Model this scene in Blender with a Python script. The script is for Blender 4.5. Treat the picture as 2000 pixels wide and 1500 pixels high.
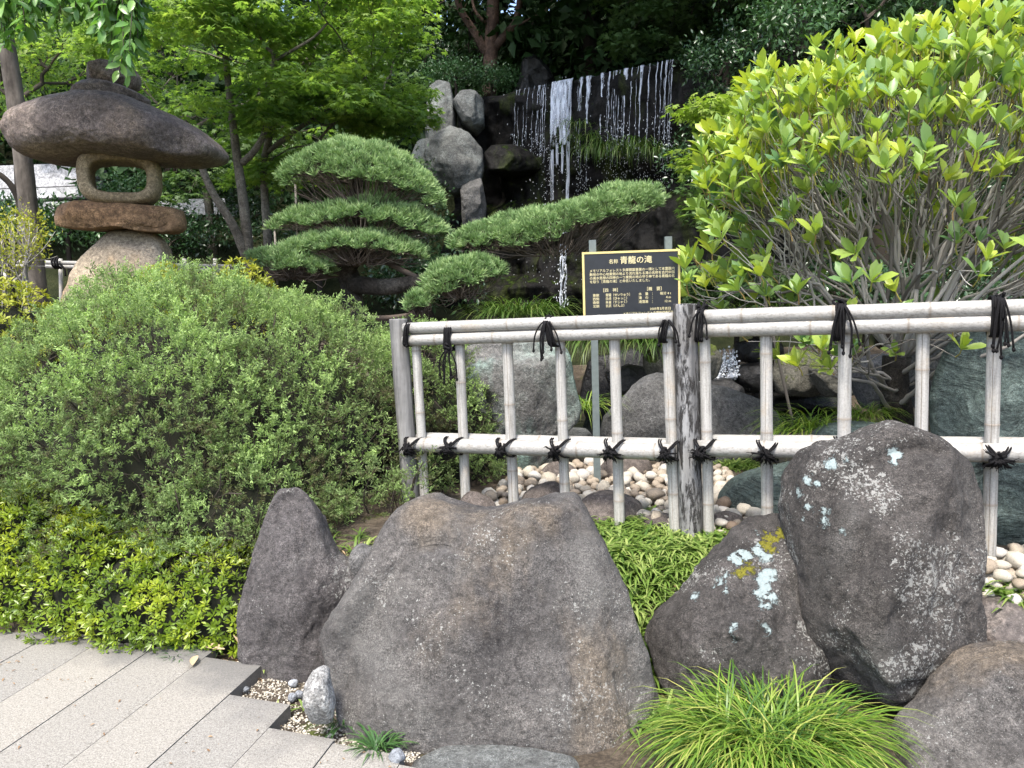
import bpy, math
import numpy as np
from mathutils import Vector, Matrix

for o in list(bpy.data.objects):
    bpy.data.objects.remove(o)
scene = bpy.context.scene
COL = scene.collection

# ------------------------------------------------------------------ camera, sky, sun, exposure
CAM_H, F_PX = 1.5, 1503.0
_p, _r = math.radians(7.0), math.radians(1.4)
FWD = np.array([0, math.cos(_p), -math.sin(_p)])
_u0 = np.array([0, math.sin(_p), math.cos(_p)])
_r0 = np.array([1.0, 0, 0])
RGT = _r0 * math.cos(_r) - _u0 * math.sin(_r)
UPV = _u0 * math.cos(_r) + _r0 * math.sin(_r)
EYE = np.array([0, 0, CAM_H])
cam = bpy.data.cameras.new('camera')
cam.sensor_width = 36.0
cam.lens = 36.0 * F_PX / 2000.0
cam.clip_start, cam.clip_end = 0.05, 900.0
camo = bpy.data.objects.new('camera', cam)
COL.objects.link(camo)
camo.matrix_world = Matrix(((RGT[0], UPV[0], -FWD[0], 0), (RGT[1], UPV[1], -FWD[1], 0),
                            (RGT[2], UPV[2], -FWD[2], CAM_H), (0, 0, 0, 1)))
scene.camera = camo

SUN_EL, SUN_AZ = 63.0, -22.0          # azimuth: 0 = behind the camera, negative = to its left
world = bpy.data.worlds.new('World')
scene.world = world
world.use_nodes = True
wn = world.node_tree.nodes
wn.clear()
w_out = wn.new('ShaderNodeOutputWorld')
w_bg = wn.new('ShaderNodeBackground')
w_sky = wn.new('ShaderNodeTexSky')
w_sky.sky_type = 'NISHITA'
w_sky.sun_disc = False
w_sky.sun_elevation = math.radians(SUN_EL)
w_sky.air_density, w_sky.dust_density, w_sky.ozone_density = 1.0, 3.0, 1.0
w_bg.inputs[1].default_value = 0.15
world.node_tree.links.new(w_sky.outputs[0], w_bg.inputs[0])
world.node_tree.links.new(w_bg.outputs[0], w_out.inputs[0])
_az, _el = math.radians(SUN_AZ), math.radians(SUN_EL)
SUN_DIR = Vector((math.sin(_az) * math.cos(_el), -math.cos(_az) * math.cos(_el), math.sin(_el)))  # towards the sun
w_sky.sun_rotation = math.atan2(SUN_DIR.x, SUN_DIR.y)
sun = bpy.data.lights.new('sun', 'SUN')
sun.energy = 2.05
sun.angle = math.radians(11.0)
sun.color = (1.0, 0.95, 0.87)
suno = bpy.data.objects.new('sun', sun)
COL.objects.link(suno)
suno.rotation_euler = SUN_DIR.to_track_quat('Z', 'Y').to_euler()
suno.location = (-4, -4, 9)
vs = scene.view_settings
vs.view_transform = 'Standard'
vs.look = 'None'
vs.exposure = 1.65
vs.gamma = 1.0
vs.use_curve_mapping = False
scene.cycles.max_bounces = 6
scene.cycles.transparent_max_bounces = 12
scene.cycles.diffuse_bounces = 3

# ------------------------------------------------------------------ geometry helpers
rng = np.random.default_rng(11)
A = lambda *a: np.array(a, dtype=float)


def ray(px, py):
    return FWD * F_PX + RGT * (px - 1000.0) - UPV * (py - 750.0)


def at(px, py, Y):
    """world point seen at photo pixel (px, py) at world depth Y"""
    v = ray(px, py)
    return EYE + v * (Y / v[1])


def on_z(px, py, z):
    v = ray(px, py)
    return EYE + v * ((z - CAM_H) / v[2])


def proj(P):
    d = np.atleast_2d(P) - EYE
    w = d @ FWD
    w = np.where(w < 1e-3, 1e-3, w)
    return np.stack([1000 + F_PX * (d @ RGT) / w, 750 - F_PX * (d @ UPV) / w, w], 1)


_perm = np.random.default_rng(3).permutation(512)
_grad = np.random.default_rng(4).normal(size=(512, 3))
_grad /= np.linalg.norm(_grad, axis=1)[:, None]


def perlin(P):
    P = np.asarray(P, float)
    i = np.floor(P).astype(np.int64)
    f = P - i
    u = f * f * f * (f * (f * 6 - 15) + 10)
    out = np.zeros(len(P))
    for dx in (0, 1):
        for dy in (0, 1):
            for dz in (0, 1):
                h = _perm[(_perm[(_perm[(i[:, 0] + dx) & 511] + i[:, 1] + dy) & 511] + i[:, 2] + dz) & 511]
                g = _grad[h]
                d = f - A(dx, dy, dz)
                w = (u[:, 0] if dx else 1 - u[:, 0]) * (u[:, 1] if dy else 1 - u[:, 1]) * (u[:, 2] if dz else 1 - u[:, 2])
                out += w * np.einsum('ij,ij->i', g, d)
    return out * 1.5


def fbm(P, octv=4, gain=0.5, ridge=False):
    a, s, o = 1.0, 1.0, 0.0
    for k in range(octv):
        n = perlin(P * s + k * 17.3)
        o = o + a * ((0.5 - np.abs(n)) * 1.4 if ridge else n)
        a *= gain
        s *= 2.03
    return o


class B:
    """collects vertices and faces, then links them as one mesh"""
    def __init__(s):
        s.v, s.f, s.a, s.n = [], [], [], 0

    def add(s, v, faces, var=0.0):
        v = np.asarray(v, float)
        for f in (faces if isinstance(faces, list) else [faces]):
            f = np.asarray(f)
            if len(f):
                s.f.append(f + s.n)
        s.v.append(v)
        s.a.append(np.broadcast_to(np.asarray(var, float), (len(v),)))
        s.n += len(v)
        return s

    def mesh(s, name, mats, org=(0, 0, 0), smooth=True):
        me = bpy.data.meshes.new(name)
        if s.n:
            v = np.concatenate(s.v) - np.asarray(org, float)
            me.vertices.add(len(v))
            me.vertices.foreach_set('co', v.astype(np.float32).ravel())
            li = np.concatenate([f.ravel() for f in s.f])
            tot = np.concatenate([np.full(len(f), f.shape[1]) for f in s.f])
            st = np.concatenate([[0], np.cumsum(tot)[:-1]])
            me.loops.add(len(li))
            me.loops.foreach_set('vertex_index', li.astype(np.int32))
            me.polygons.add(len(tot))
            me.polygons.foreach_set('loop_start', st.astype(np.int32))
            me.polygons.foreach_set('use_smooth', np.full(len(tot), smooth))
            at_ = me.attributes.new('var', 'FLOAT', 'POINT')
            at_.data.foreach_set('value', np.concatenate(s.a).astype(np.float32))
            me.update(calc_edges=True)
            me.validate()
        for m in (mats if isinstance(mats, (list, tuple)) else [mats]):
            me.materials.append(m)
        return me


WL = {}                                   # world place of every thing and part made here


def tag(o, label=None, cat=None, group=None, kind=None):
    for k, x in (('label', label), ('category', cat), ('group', group), ('kind', kind)):
        if x:
            o[k] = x
    return o


def link(name, data, loc, parent=None):
    o = bpy.data.objects.new(name, data)
    COL.objects.link(o)
    loc = np.asarray(loc, float)
    if parent is not None:
        o.parent = parent
        o.location = loc - WL[parent]
    else:
        o.location = loc
    WL[o] = loc
    return o


def thing(name, label, cat, loc, group=None):
    return tag(link(name, None, loc), label, cat, group)


def part(name, b, mat, parent, kind=None, label=None, smooth=True, loc=None):
    loc = WL[parent] if loc is None else loc
    return tag(link(name, b.mesh(name, mat, loc, smooth), loc, parent), label, kind=kind)


def solo(name, b, mat, label, cat, loc, group=None, kind=None, smooth=True):
    return tag(link(name, b.mesh(name, mat, loc, smooth), loc), label, cat, group, kind)


def nrm(v):
    v = np.asarray(v, float)
    return v / np.maximum(np.linalg.norm(v, axis=-1, keepdims=True), 1e-9)


def frames(d, up):
    """rows: side, direction, normal"""
    d = nrm(d)
    s = np.cross(d, up)
    bad = np.linalg.norm(s, axis=1) < 1e-4
    s[bad] = A(1, 0, 0)
    s = nrm(s)
    return np.stack([s, d, np.cross(s, d)], 1)


def scatter(b, T, P, M, S, var=None):
    """copies of template T = (verts, [faces...]) at P, turned by row frames M, sized S"""
    tv, tf = T[:2]
    n, k = len(P), len(tv)
    if not n:
        return
    V = np.einsum('kj,njl->nkl', tv, M) * np.asarray(S, float).reshape(-1, 1, 1) + P[:, None, :]
    off = (np.arange(n) * k)[:, None, None]
    fs = [(f[None] + off).reshape(-1, f.shape[1]) for f in tf]
    va = np.repeat(np.zeros(n) if var is None else var, k)
    b.add(V.reshape(-1, 3), fs, va + np.tile(T[2], n) if len(T) > 2 else va)


def leaves(name, stuff_name, parent, T, P, M, S, var, mat, single=300, cat_parent=None, margin=40):
    """the SINGLE largest in the picture become objects of their own (sharing mesh data), the rest one part of kind stuff"""
    n = len(P)
    pr = proj(P)
    inside = (pr[:, 0] > -margin) & (pr[:, 0] < 2000 + margin) & (pr[:, 1] > -margin) & (pr[:, 1] < 1500 + margin)
    score = np.asarray(S, float) / pr[:, 2] * np.where(inside, 1, 0.01)
    idx = np.argsort(-score)[:single]
    rest = np.ones(n, bool)
    rest[idx] = False
    q = 8
    mv = np.quantile(var, np.linspace(0.06, 0.94, q))
    shared = []
    for k in range(q if single else 0):
        bb = B()
        bb.add(T[0], T[1], mv[k] + (T[2] if len(T) > 2 else 0))
        shared.append(bb.mesh(name, mat))
    for i in idx:
        k = int(np.argmin(np.abs(mv - var[i])))
        o = bpy.data.objects.new(name, shared[k])
        COL.objects.link(o)
        o.parent = parent
        m = Matrix([list(r) for r in M[i].T]).to_4x4() @ Matrix.Scale(float(np.ravel(S)[i]), 4)
        m.translation = Vector(P[i] - WL[parent])
        o.matrix_local = m
    if rest.any():
        bb = B()
        scatter(bb, T, P[rest], M[rest], np.asarray(S)[rest], var[rest])
        part(stuff_name, bb, mat, parent, kind='stuff')


def tube(b, pts, rad, ns=6, var=0.0, cap=True):
    pts = np.asarray(pts, float)
    n = len(pts)
    rad = np.broadcast_to(np.asarray(rad, float), (n,))
    t = nrm(np.gradient(pts, axis=0))
    ref = A(0, 0, 1) if abs(t[:, 2]).mean() < 0.8 else A(1, 0, 0)
    s = nrm(np.cross(t, ref))
    u = np.cross(s, t)
    an = np.arange(ns) / ns * 2 * math.pi
    V = pts[:, None] + rad[:, None, None] * (np.cos(an)[None, :, None] * s[:, None] + np.sin(an)[None, :, None] * u[:, None])
    i = np.arange(n - 1)[:, None] * ns
    j = np.arange(ns)[None]
    k = (j + 1) % ns
    f = [np.stack([i + j, i + ns + j, i + ns + k, i + k], -1).reshape(-1, 4)]
    V = V.reshape(-1, 3)
    if cap:
        V = np.concatenate([V, pts[:1], pts[-1:]])
        c0, c1 = n * ns, n * ns + 1
        e = (n - 1) * ns
        f.append(np.stack([np.full(ns, c0), j[0], k[0]], -1))
        f.append(np.stack([np.full(ns, c1), e + k[0], e + j[0]], -1))
    b.add(V, f, var)


def spline(pts, n):
    """Catmull-Rom through pts"""
    p = np.asarray(pts, float)
    p = np.concatenate([[2 * p[0] - p[1]], p, [2 * p[-1] - p[-2]]])
    m = len(p) - 3
    t = np.linspace(0, m - 1e-6, n)
    i = t.astype(int)
    u = (t - i)[:, None]
    a, b_, c, d = p[i], p[i + 1], p[i + 2], p[i + 3]
    return 0.5 * (2 * b_ + (c - a) * u + (2 * a - 5 * b_ + 4 * c - d) * u * u + (3 * b_ - a - 3 * c + d) * u ** 3)


def grow(b, p, tips, rtip=0.004, power=0.45, jit=0.06, ns=5, frac=(0.3, 0.5), var=None, maxr=9.0, rnd=None):
    """branches from p that reach every tip"""
    rnd = rnd or rng
    n = len(tips)
    r0 = min(rtip * n ** power, maxr)

    def seg(a, c, ra, rc):
        L = np.linalg.norm(c - a)
        mid = (a + c) / 2 + rnd.normal(size=3) * L * jit
        k = 3 if L < 0.15 else 5
        tube(b, spline([a, mid, c], k), np.linspace(ra, rc, k), ns if r0 > rtip * 3 else max(3, ns - 2),
             var=rnd.random() if var is None else var, cap=False)
    if n == 1:
        seg(p, tips[0], rtip, rtip * 0.6)
        return
    k = 2 if n < 6 or rnd.random() < 0.65 else 3
    d = tips - p
    cen = tips[rnd.choice(n, k, replace=False)]
    for _ in range(4):
        lab = np.argmin(((tips[:, None] - cen[None]) ** 2).sum(2), 1)
        cen = np.stack([tips[lab == q].mean(0) if (lab == q).any() else cen[q] for q in range(k)])
    if len(np.unique(lab)) == 1:
        lab = np.arange(n) % 2
    for q in np.unique(lab):
        tt = tips[lab == q]
        c = tt.mean(0)
        f = rnd.uniform(*frac)
        if len(tt) == 1:
            grow(b, p, tt, rtip, power, jit, ns, frac, var, maxr, rnd)
            continue
        e = p + (c - p) * f + rnd.normal(size=3) * np.linalg.norm(c - p) * 0.05
        rq = min(rtip * len(tt) ** power, maxr)
        seg(p, e, min(r0, rq * 1.15), rq)
        grow(b, e, tt, rtip, power, jit, ns, frac, var, maxr, rnd)


# leaf and needle templates: base at 0, along +Y, face +Z
def leaf_t(L=1.0, W=0.35, n=4, fold=0.12, droop=0.15, wide=0.55):
    t = np.linspace(0, 1, n + 1)
    w = np.where(t < wide, np.sin(t / wide * math.pi / 2) ** 0.9, np.clip(np.cos((t - wide) / (1 - wide) * math.pi / 2), 0, 1) ** 0.6) * W / 2
    w[0] = 0.03 * W
    w[-1] = 0.0
    z = -droop * t ** 2 * L
    v = []
    for i in range(n + 1):
        v += [(-w[i], t[i] * L, z[i] + fold * w[i] * 2), (0, t[i] * L, z[i]), (w[i], t[i] * L, z[i] + fold * w[i] * 2)]
    f = []
    for i in range(n):
        a = i * 3
        f += [(a, a + 1, a + 4, a + 3), (a + 1, a + 2, a + 5, a + 4)]
    return np.array(v, float), [np.array(f)]


def maple_t():
    v, f = [], []
    for ang, L in ((0, 1), (38, 0.9), (-38, 0.9), (80, 0.62), (-80, 0.62)):
        c, s = math.cos(math.radians(ang)), math.sin(math.radians(ang))
        o = len(v)
        for x, y in ((0, 0), (0.13, 0.45), (0, 1), (-0.13, 0.45)):
            x, y = x * 1.1, y * L
            v.append((x * c + y * s, y * c - x * s, -0.18 * (x * x + y * y)))
        f.append((o, o + 1, o + 2, o + 3))
    return np.array(v, float), [np.array(f)]


def blade_t(n=5, W=0.03, arch=0.9):
    v, f = [], []
    for i in range(n + 1):
        t = i / n
        y = math.sin(t * arch * 1.6) / 1.6 / max(arch, .1) * 1.0
        z = (1 - math.cos(t * arch * 1.6)) / 1.6 / max(arch, .1)
        w = W / 2 * (1 - t ** 3) * (0.6 + 0.4 * min(1, t * 4))
        v += [(-w, y, -z), (w, y, -z)]
    for i in range(n):
        a = 2 * i
        f.append((a, a + 1, a + 3, a + 2))
    v = np.array(v, float)
    return v, [np.array(f)], np.clip(np.hypot(v[:, 1], v[:, 2]), 0, 1) * 0.30 - 0.15


def tuft_t(n, spread, W, seed, back=0.0):
    r = np.random.default_rng(seed)
    v, f = [], []
    for i in range(n):
        th = r.uniform(0, 2 * math.pi)
        ph = spread * r.random() ** 0.6
        d = A(math.sin(ph) * math.cos(th), math.cos(ph), math.sin(ph) * math.sin(th))
        s = nrm(np.cross(d, r.normal(size=3)))
        L = r.uniform(0.75, 1.0)
        o = len(v)
        b0 = A(0, -back * r.random(), 0)
        v += list(np.stack([b0, b0 + d * L * 0.55 + s * W * 0.55, b0 + d * L, b0 + d * L * 0.55 - s * W * 0.55]))
        f.append((o, o + 1, o + 2, o + 3))
    v = np.array(v, float)
    return v, [np.array(f)], np.clip(np.linalg.norm(v, axis=1), 0, 1) * 0.75 - 0.42


def spray_t(seed, n=26):
    """feathery branchlet of scale leaves: a stem along +Y, short plump twigs crowding its outer half"""
    r = np.random.default_rng(seed)
    v, f = [], []

    def strip(a, d, L, W):
        s = nrm(np.cross(d, r.normal(size=3)))
        o = len(v)
        v.extend([a, a + d * L * 0.6 + s * W * 0.5, a + d * L, a + d * L * 0.6 - s * W * 0.5])
        f.append((o, o + 1, o + 2, o + 3))
    strip(A(0, 0, 0), A(0, 1, 0.05), 0.9, 0.04)
    for i in range(n):
        t = 0.25 + 0.75 * ((i + r.random()) / n) ** 0.8
        th = r.uniform(0, 2 * math.pi)
        d = nrm(A(math.cos(th), 0.55, math.sin(th)) + r.normal(size=3) * 0.3)
        a = A(0, t * 0.85, 0.05 * t)
        L = r.uniform(0.16, 0.34) * (1.3 - 0.6 * t)
        strip(a, d, L, 0.062)
        if i % 2:
            strip(a + d * L * 0.5, nrm(d + A(0, 0.7, 0) + r.normal(size=3) * 0.4), L * 0.65, 0.058)
    v = np.array(v, float)
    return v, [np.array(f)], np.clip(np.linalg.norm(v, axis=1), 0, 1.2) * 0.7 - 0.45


def ico(sub):
    import bmesh
    bm = bmesh.new()
    bmesh.ops.create_icosphere(bm, subdivisions=sub, radius=1.0)
    v = np.array([x.co[:] for x in bm.verts])
    f = np.array([[q.index for q in x.verts] for x in bm.faces])
    bm.free()
    return v, f


ICO = {}


def icos(sub):
    if sub not in ICO:
        ICO[sub] = ico(sub)
    return ICO[sub]


def box(b, c, sx, sy, sz, ax=None, var=0.0):
    """a box at c; ax = three row axes"""
    ax = np.eye(3) if ax is None else np.asarray(ax)
    q = np.array([(x, y, z) for z in (-1, 1) for y in (-1, 1) for x in (-1, 1)], float) * A(sx, sy, sz) / 2
    f = np.array([(0, 2, 3, 1), (4, 5, 7, 6), (0, 1, 5, 4), (2, 6, 7, 3), (0, 4, 6, 2), (1, 3, 7, 5)])
    b.add(q @ ax + c, f, var)


def prism(b, poly, z0, z1, bevel=0.006, var=0.0):
    """upright prism over a ground polygon with a small bevel on the upper edge"""
    p = np.asarray(poly, float)
    n = len(p)
    c = p.mean(0)
    inner = c + (p - c) * (1 - bevel / np.linalg.norm(p - c, axis=1).mean())
    v = np.concatenate([np.c_[p, np.full(n, z0)], np.c_[p, np.full(n, z1 - bevel)], np.c_[inner, np.full(n, z1)]])
    j = np.arange(n)
    k = (j + 1) % n
    b.add(v, [np.stack([j, k, n + k, n + j], 1), np.stack([n + j, n + k, 2 * n + k, 2 * n + j], 1), np.array([2 * n + j])], var)


def rock_shape(poly, Y, D, sub=5, m=2.6, lean=0.0, seed=0, amp=0.05, facets=5, fine=0.012, smooth=2, center=None, tilt=0.0, ridge=0.4, chips=12):
    """a boulder whose outline in the plane Y follows photo pixels and which has real depth D (front, back)"""
    r = np.random.default_rng(seed)
    W = np.array([at(x, y, Y)[[0, 2]] for x, y in poly])
    c = (W.min(0) + W.max(0)) / 2 if center is None else at(center[0], center[1], Y)[[0, 2]]
    n = 720
    al = np.linspace(-math.pi, math.pi, n, endpoint=False)
    dr = np.stack([np.cos(al), np.sin(al)], 1)
    R = np.zeros(n)
    for k in range(len(W)):
        a, e = W[k] - c, W[(k + 1) % len(W)] - W[k]
        den = dr[:, 0] * e[1] - dr[:, 1] * e[0]
        den = np.where(abs(den) < 1e-9, 1e-9, den)
        t = (a[0] * e[1] - a[1] * e[0]) / den
        u = (a[0] * dr[:, 1] - a[1] * dr[:, 0]) / den
        ok = (t > 0) & (u >= -1e-6) & (u <= 1 + 1e-6)
        R = np.where(ok, np.maximum(R, t), R)
    for _ in range(smooth):
        R = (np.roll(R, 3) + 2 * R + np.roll(R, -3)) / 4
    v, f = icos(sub)
    lat = np.hypot(v[:, 0], v[:, 2])
    ang = np.arctan2(v[:, 2], v[:, 0])
    q = ((ang + math.pi) / (2 * math.pi) * n)
    i0 = np.floor(q).astype(int) % n
    fr = q - np.floor(q)
    Rv = R[i0] * (1 - fr) + R[(i0 + 1) % n] * fr
    s = np.clip(lat, 0, 1) ** (2 / m)
    dy = np.abs(v[:, 1]) ** (2 / m) * np.where(v[:, 1] < 0, -D[0], D[1])
    P = np.stack([np.cos(ang) * Rv * s, dy, np.sin(ang) * Rv * s], 1)
    size = R.mean()
    for k in range(facets):
        fn = nrm(A(r.normal() * 0.6, -1.0 if k % 4 else 0.6, r.normal() * 0.5 + 0.1))
        dd = P @ fn
        lim = dd.max() * r.uniform(0.66, 0.9)
        ex = np.maximum(0, dd - lim)
        P = P - fn * (ex * 0.92 * np.clip(np.abs(v[:, 1]) * 2.2, 0.0, 1))[:, None]
    for k in range(chips):                       # small planar breaks
        fn = nrm(A(r.normal() * 0.9, -abs(r.normal()) - 0.25, r.normal() * 0.9) / A(R.mean(), max(D), R.mean()) * R.mean())
        dd = P @ fn
        lim = dd.max() * r.uniform(0.80, 0.95)
        P = P - fn * (np.maximum(0, dd - lim) * 0.9 * np.clip(np.abs(v[:, 1]) * 3 + 0.15, 0, 1))[:, None]
    rad = nrm(P * A(1, 1.3, 1))
    off = r.normal(size=3) * 20
    N1 = fbm(P / size * 1.3 + off, 4)
    N2 = fbm(P / size * 3.0 + off, 3, ridge=True) - 0.55
    N3 = fbm(P / size * 9 + off, 3)
    face = 0.22 + 0.78 * np.clip(np.abs(v[:, 1]) * 1.6, 0, 1)
    P = P + rad * ((N1 * amp + N2 * amp * ridge) * face * size + N3 * fine * size * 0.5 + N2 * fine * size * 0.5)[:, None]
    P[:, 1] += lean * P[:, 2]
    P += A(c[0], Y, c[1])
    return P, f

# ------------------------------------------------------------------ materials
class NT:
    def __init__(s, name):
        s.m = bpy.data.materials.new(name)
        s.m.use_nodes = True
        s.t = s.m.node_tree
        s.t.nodes.clear()
        s.out = s.n('ShaderNodeOutputMaterial')

    def n(s, typ, ins=None, **kw):
        x = s.t.nodes.new(typ)
        for k, val in kw.items():
            setattr(x, k, val)
        for k, val in (ins or {}).items():
            s.set(x.inputs[k], val)
        return x

    def set(s, sock, val):
        if isinstance(val, bpy.types.NodeSocket):
            s.t.links.new(val, sock)
        elif isinstance(val, bpy.types.Node):
            s.t.links.new(val.outputs[0], sock)
        else:
            if sock.type == 'RGBA' and len(val) == 3:
                val = (*val, 1)
            sock.default_value = val

    def math(s, op, a, b=0.0, c=0.0, clamp=False):
        x = s.n('ShaderNodeMath', operation=op, use_clamp=clamp)
        for i, q in enumerate((a, b, c)):
            s.set(x.inputs[i], q)
        return x.outputs[0]

    def vmath(s, op, a, b=None):
        x = s.n('ShaderNodeVectorMath', operation=op)
        s.set(x.inputs[0], a)
        if b is not None:
            s.set(x.inputs[1], b)
        return x.outputs['Value'] if op in ('DISTANCE', 'LENGTH', 'DOT_PRODUCT') else x.outputs[0]

    def coord(s, scale=(1, 1, 1), rnd=True):
        tc = s.n('ShaderNodeTexCoord').outputs['Object']
        if rnd:
            oi = s.n('ShaderNodeObjectInfo').outputs['Random']
            tc = s.vmath('ADD', tc, s.vmath('MULTIPLY', s.n('ShaderNodeCombineXYZ', {0: oi, 1: oi, 2: oi}), (31.0, 17.0, 23.0)))
        if scale != (1, 1, 1):
            tc = s.vmath('MULTIPLY', tc, scale)
        return tc

    def noise(s, vec, scale, detail=4, rough=0.55, dist=0.0):
        x = s.n('ShaderNodeTexNoise', {'Vector': vec, 'Scale': scale, 'Detail': detail, 'Roughness': rough, 'Distortion': dist})
        return x.outputs[0]

    def ramp(s, fac, stops, interp='LINEAR'):
        x = s.n('ShaderNodeValToRGB', {0: fac})
        cr = x.color_ramp
        cr.interpolation = interp
        while len(cr.elements) < len(stops):
            cr.elements.new(0.5)
        for e, (p, c) in zip(cr.elements, stops):
            e.position = p
            e.color = (*c, 1) if not isinstance(c, (int, float)) else (c, c, c, 1)
        return x.outputs[0]

    def mix(s, fac, a, b, blend='MIX'):
        x = s.n('ShaderNodeMix', data_type='RGBA', blend_type=blend)
        s.set(x.inputs[0], fac)
        s.set(x.inputs[6], a)
        s.set(x.inputs[7], b)
        return x.outputs[2]

    def step(s, v, lo, hi):
        x = s.n('ShaderNodeMapRange', {0: v, 1: lo, 2: hi, 3: 0.0, 4: 1.0})
        x.interpolation_type = 'SMOOTHSTEP'
        return x.outputs[0]

    def bump(s, h, strength=0.5, dist=0.02, prev=None):
        x = s.n('ShaderNodeBump', {'Strength': strength, 'Distance': dist, 'Height': h})
        if prev is not None:
            s.set(x.inputs['Normal'], prev)
        return x.outputs[0]

    def bsdf(s, col, rough=0.7, normal=None, spec=0.5, **kw):
        x = s.n('ShaderNodeBsdfPrincipled', {'Base Color': col, 'Roughness': rough, 'Specular IOR Level': spec})
        if normal is not None:
            s.set(x.inputs['Normal'], normal)
        for k, q in kw.items():
            s.set(x.inputs[k.replace('_', ' ')], q)
        return x.outputs[0]

    def done(s, sh):
        s.set(s.out.inputs[0], sh)
        return s.m


def leaf_mat(name, c0, c1, c2, trans=0.35, rough=0.45, tint=(1.0, 1.15, 0.55), spec=0.35, pos=(0.0, 0.5, 1.0)):
    t = NT(name)
    v = t.n('ShaderNodeAttribute', attribute_name='var').outputs['Fac']
    c = t.ramp(v, ((pos[0], c0), (pos[1], c1), (pos[2], c2)))
    p = t.bsdf(c, rough, spec=spec)
    if trans <= 0:
        return t.done(p)
    tr = t.n('ShaderNodeBsdfTranslucent', {0: t.mix(1.0, c, tint, 'MULTIPLY')})
    return t.done(t.n('ShaderNodeMixShader', {0: trans, 1: p, 2: tr}).outputs[0])


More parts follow.
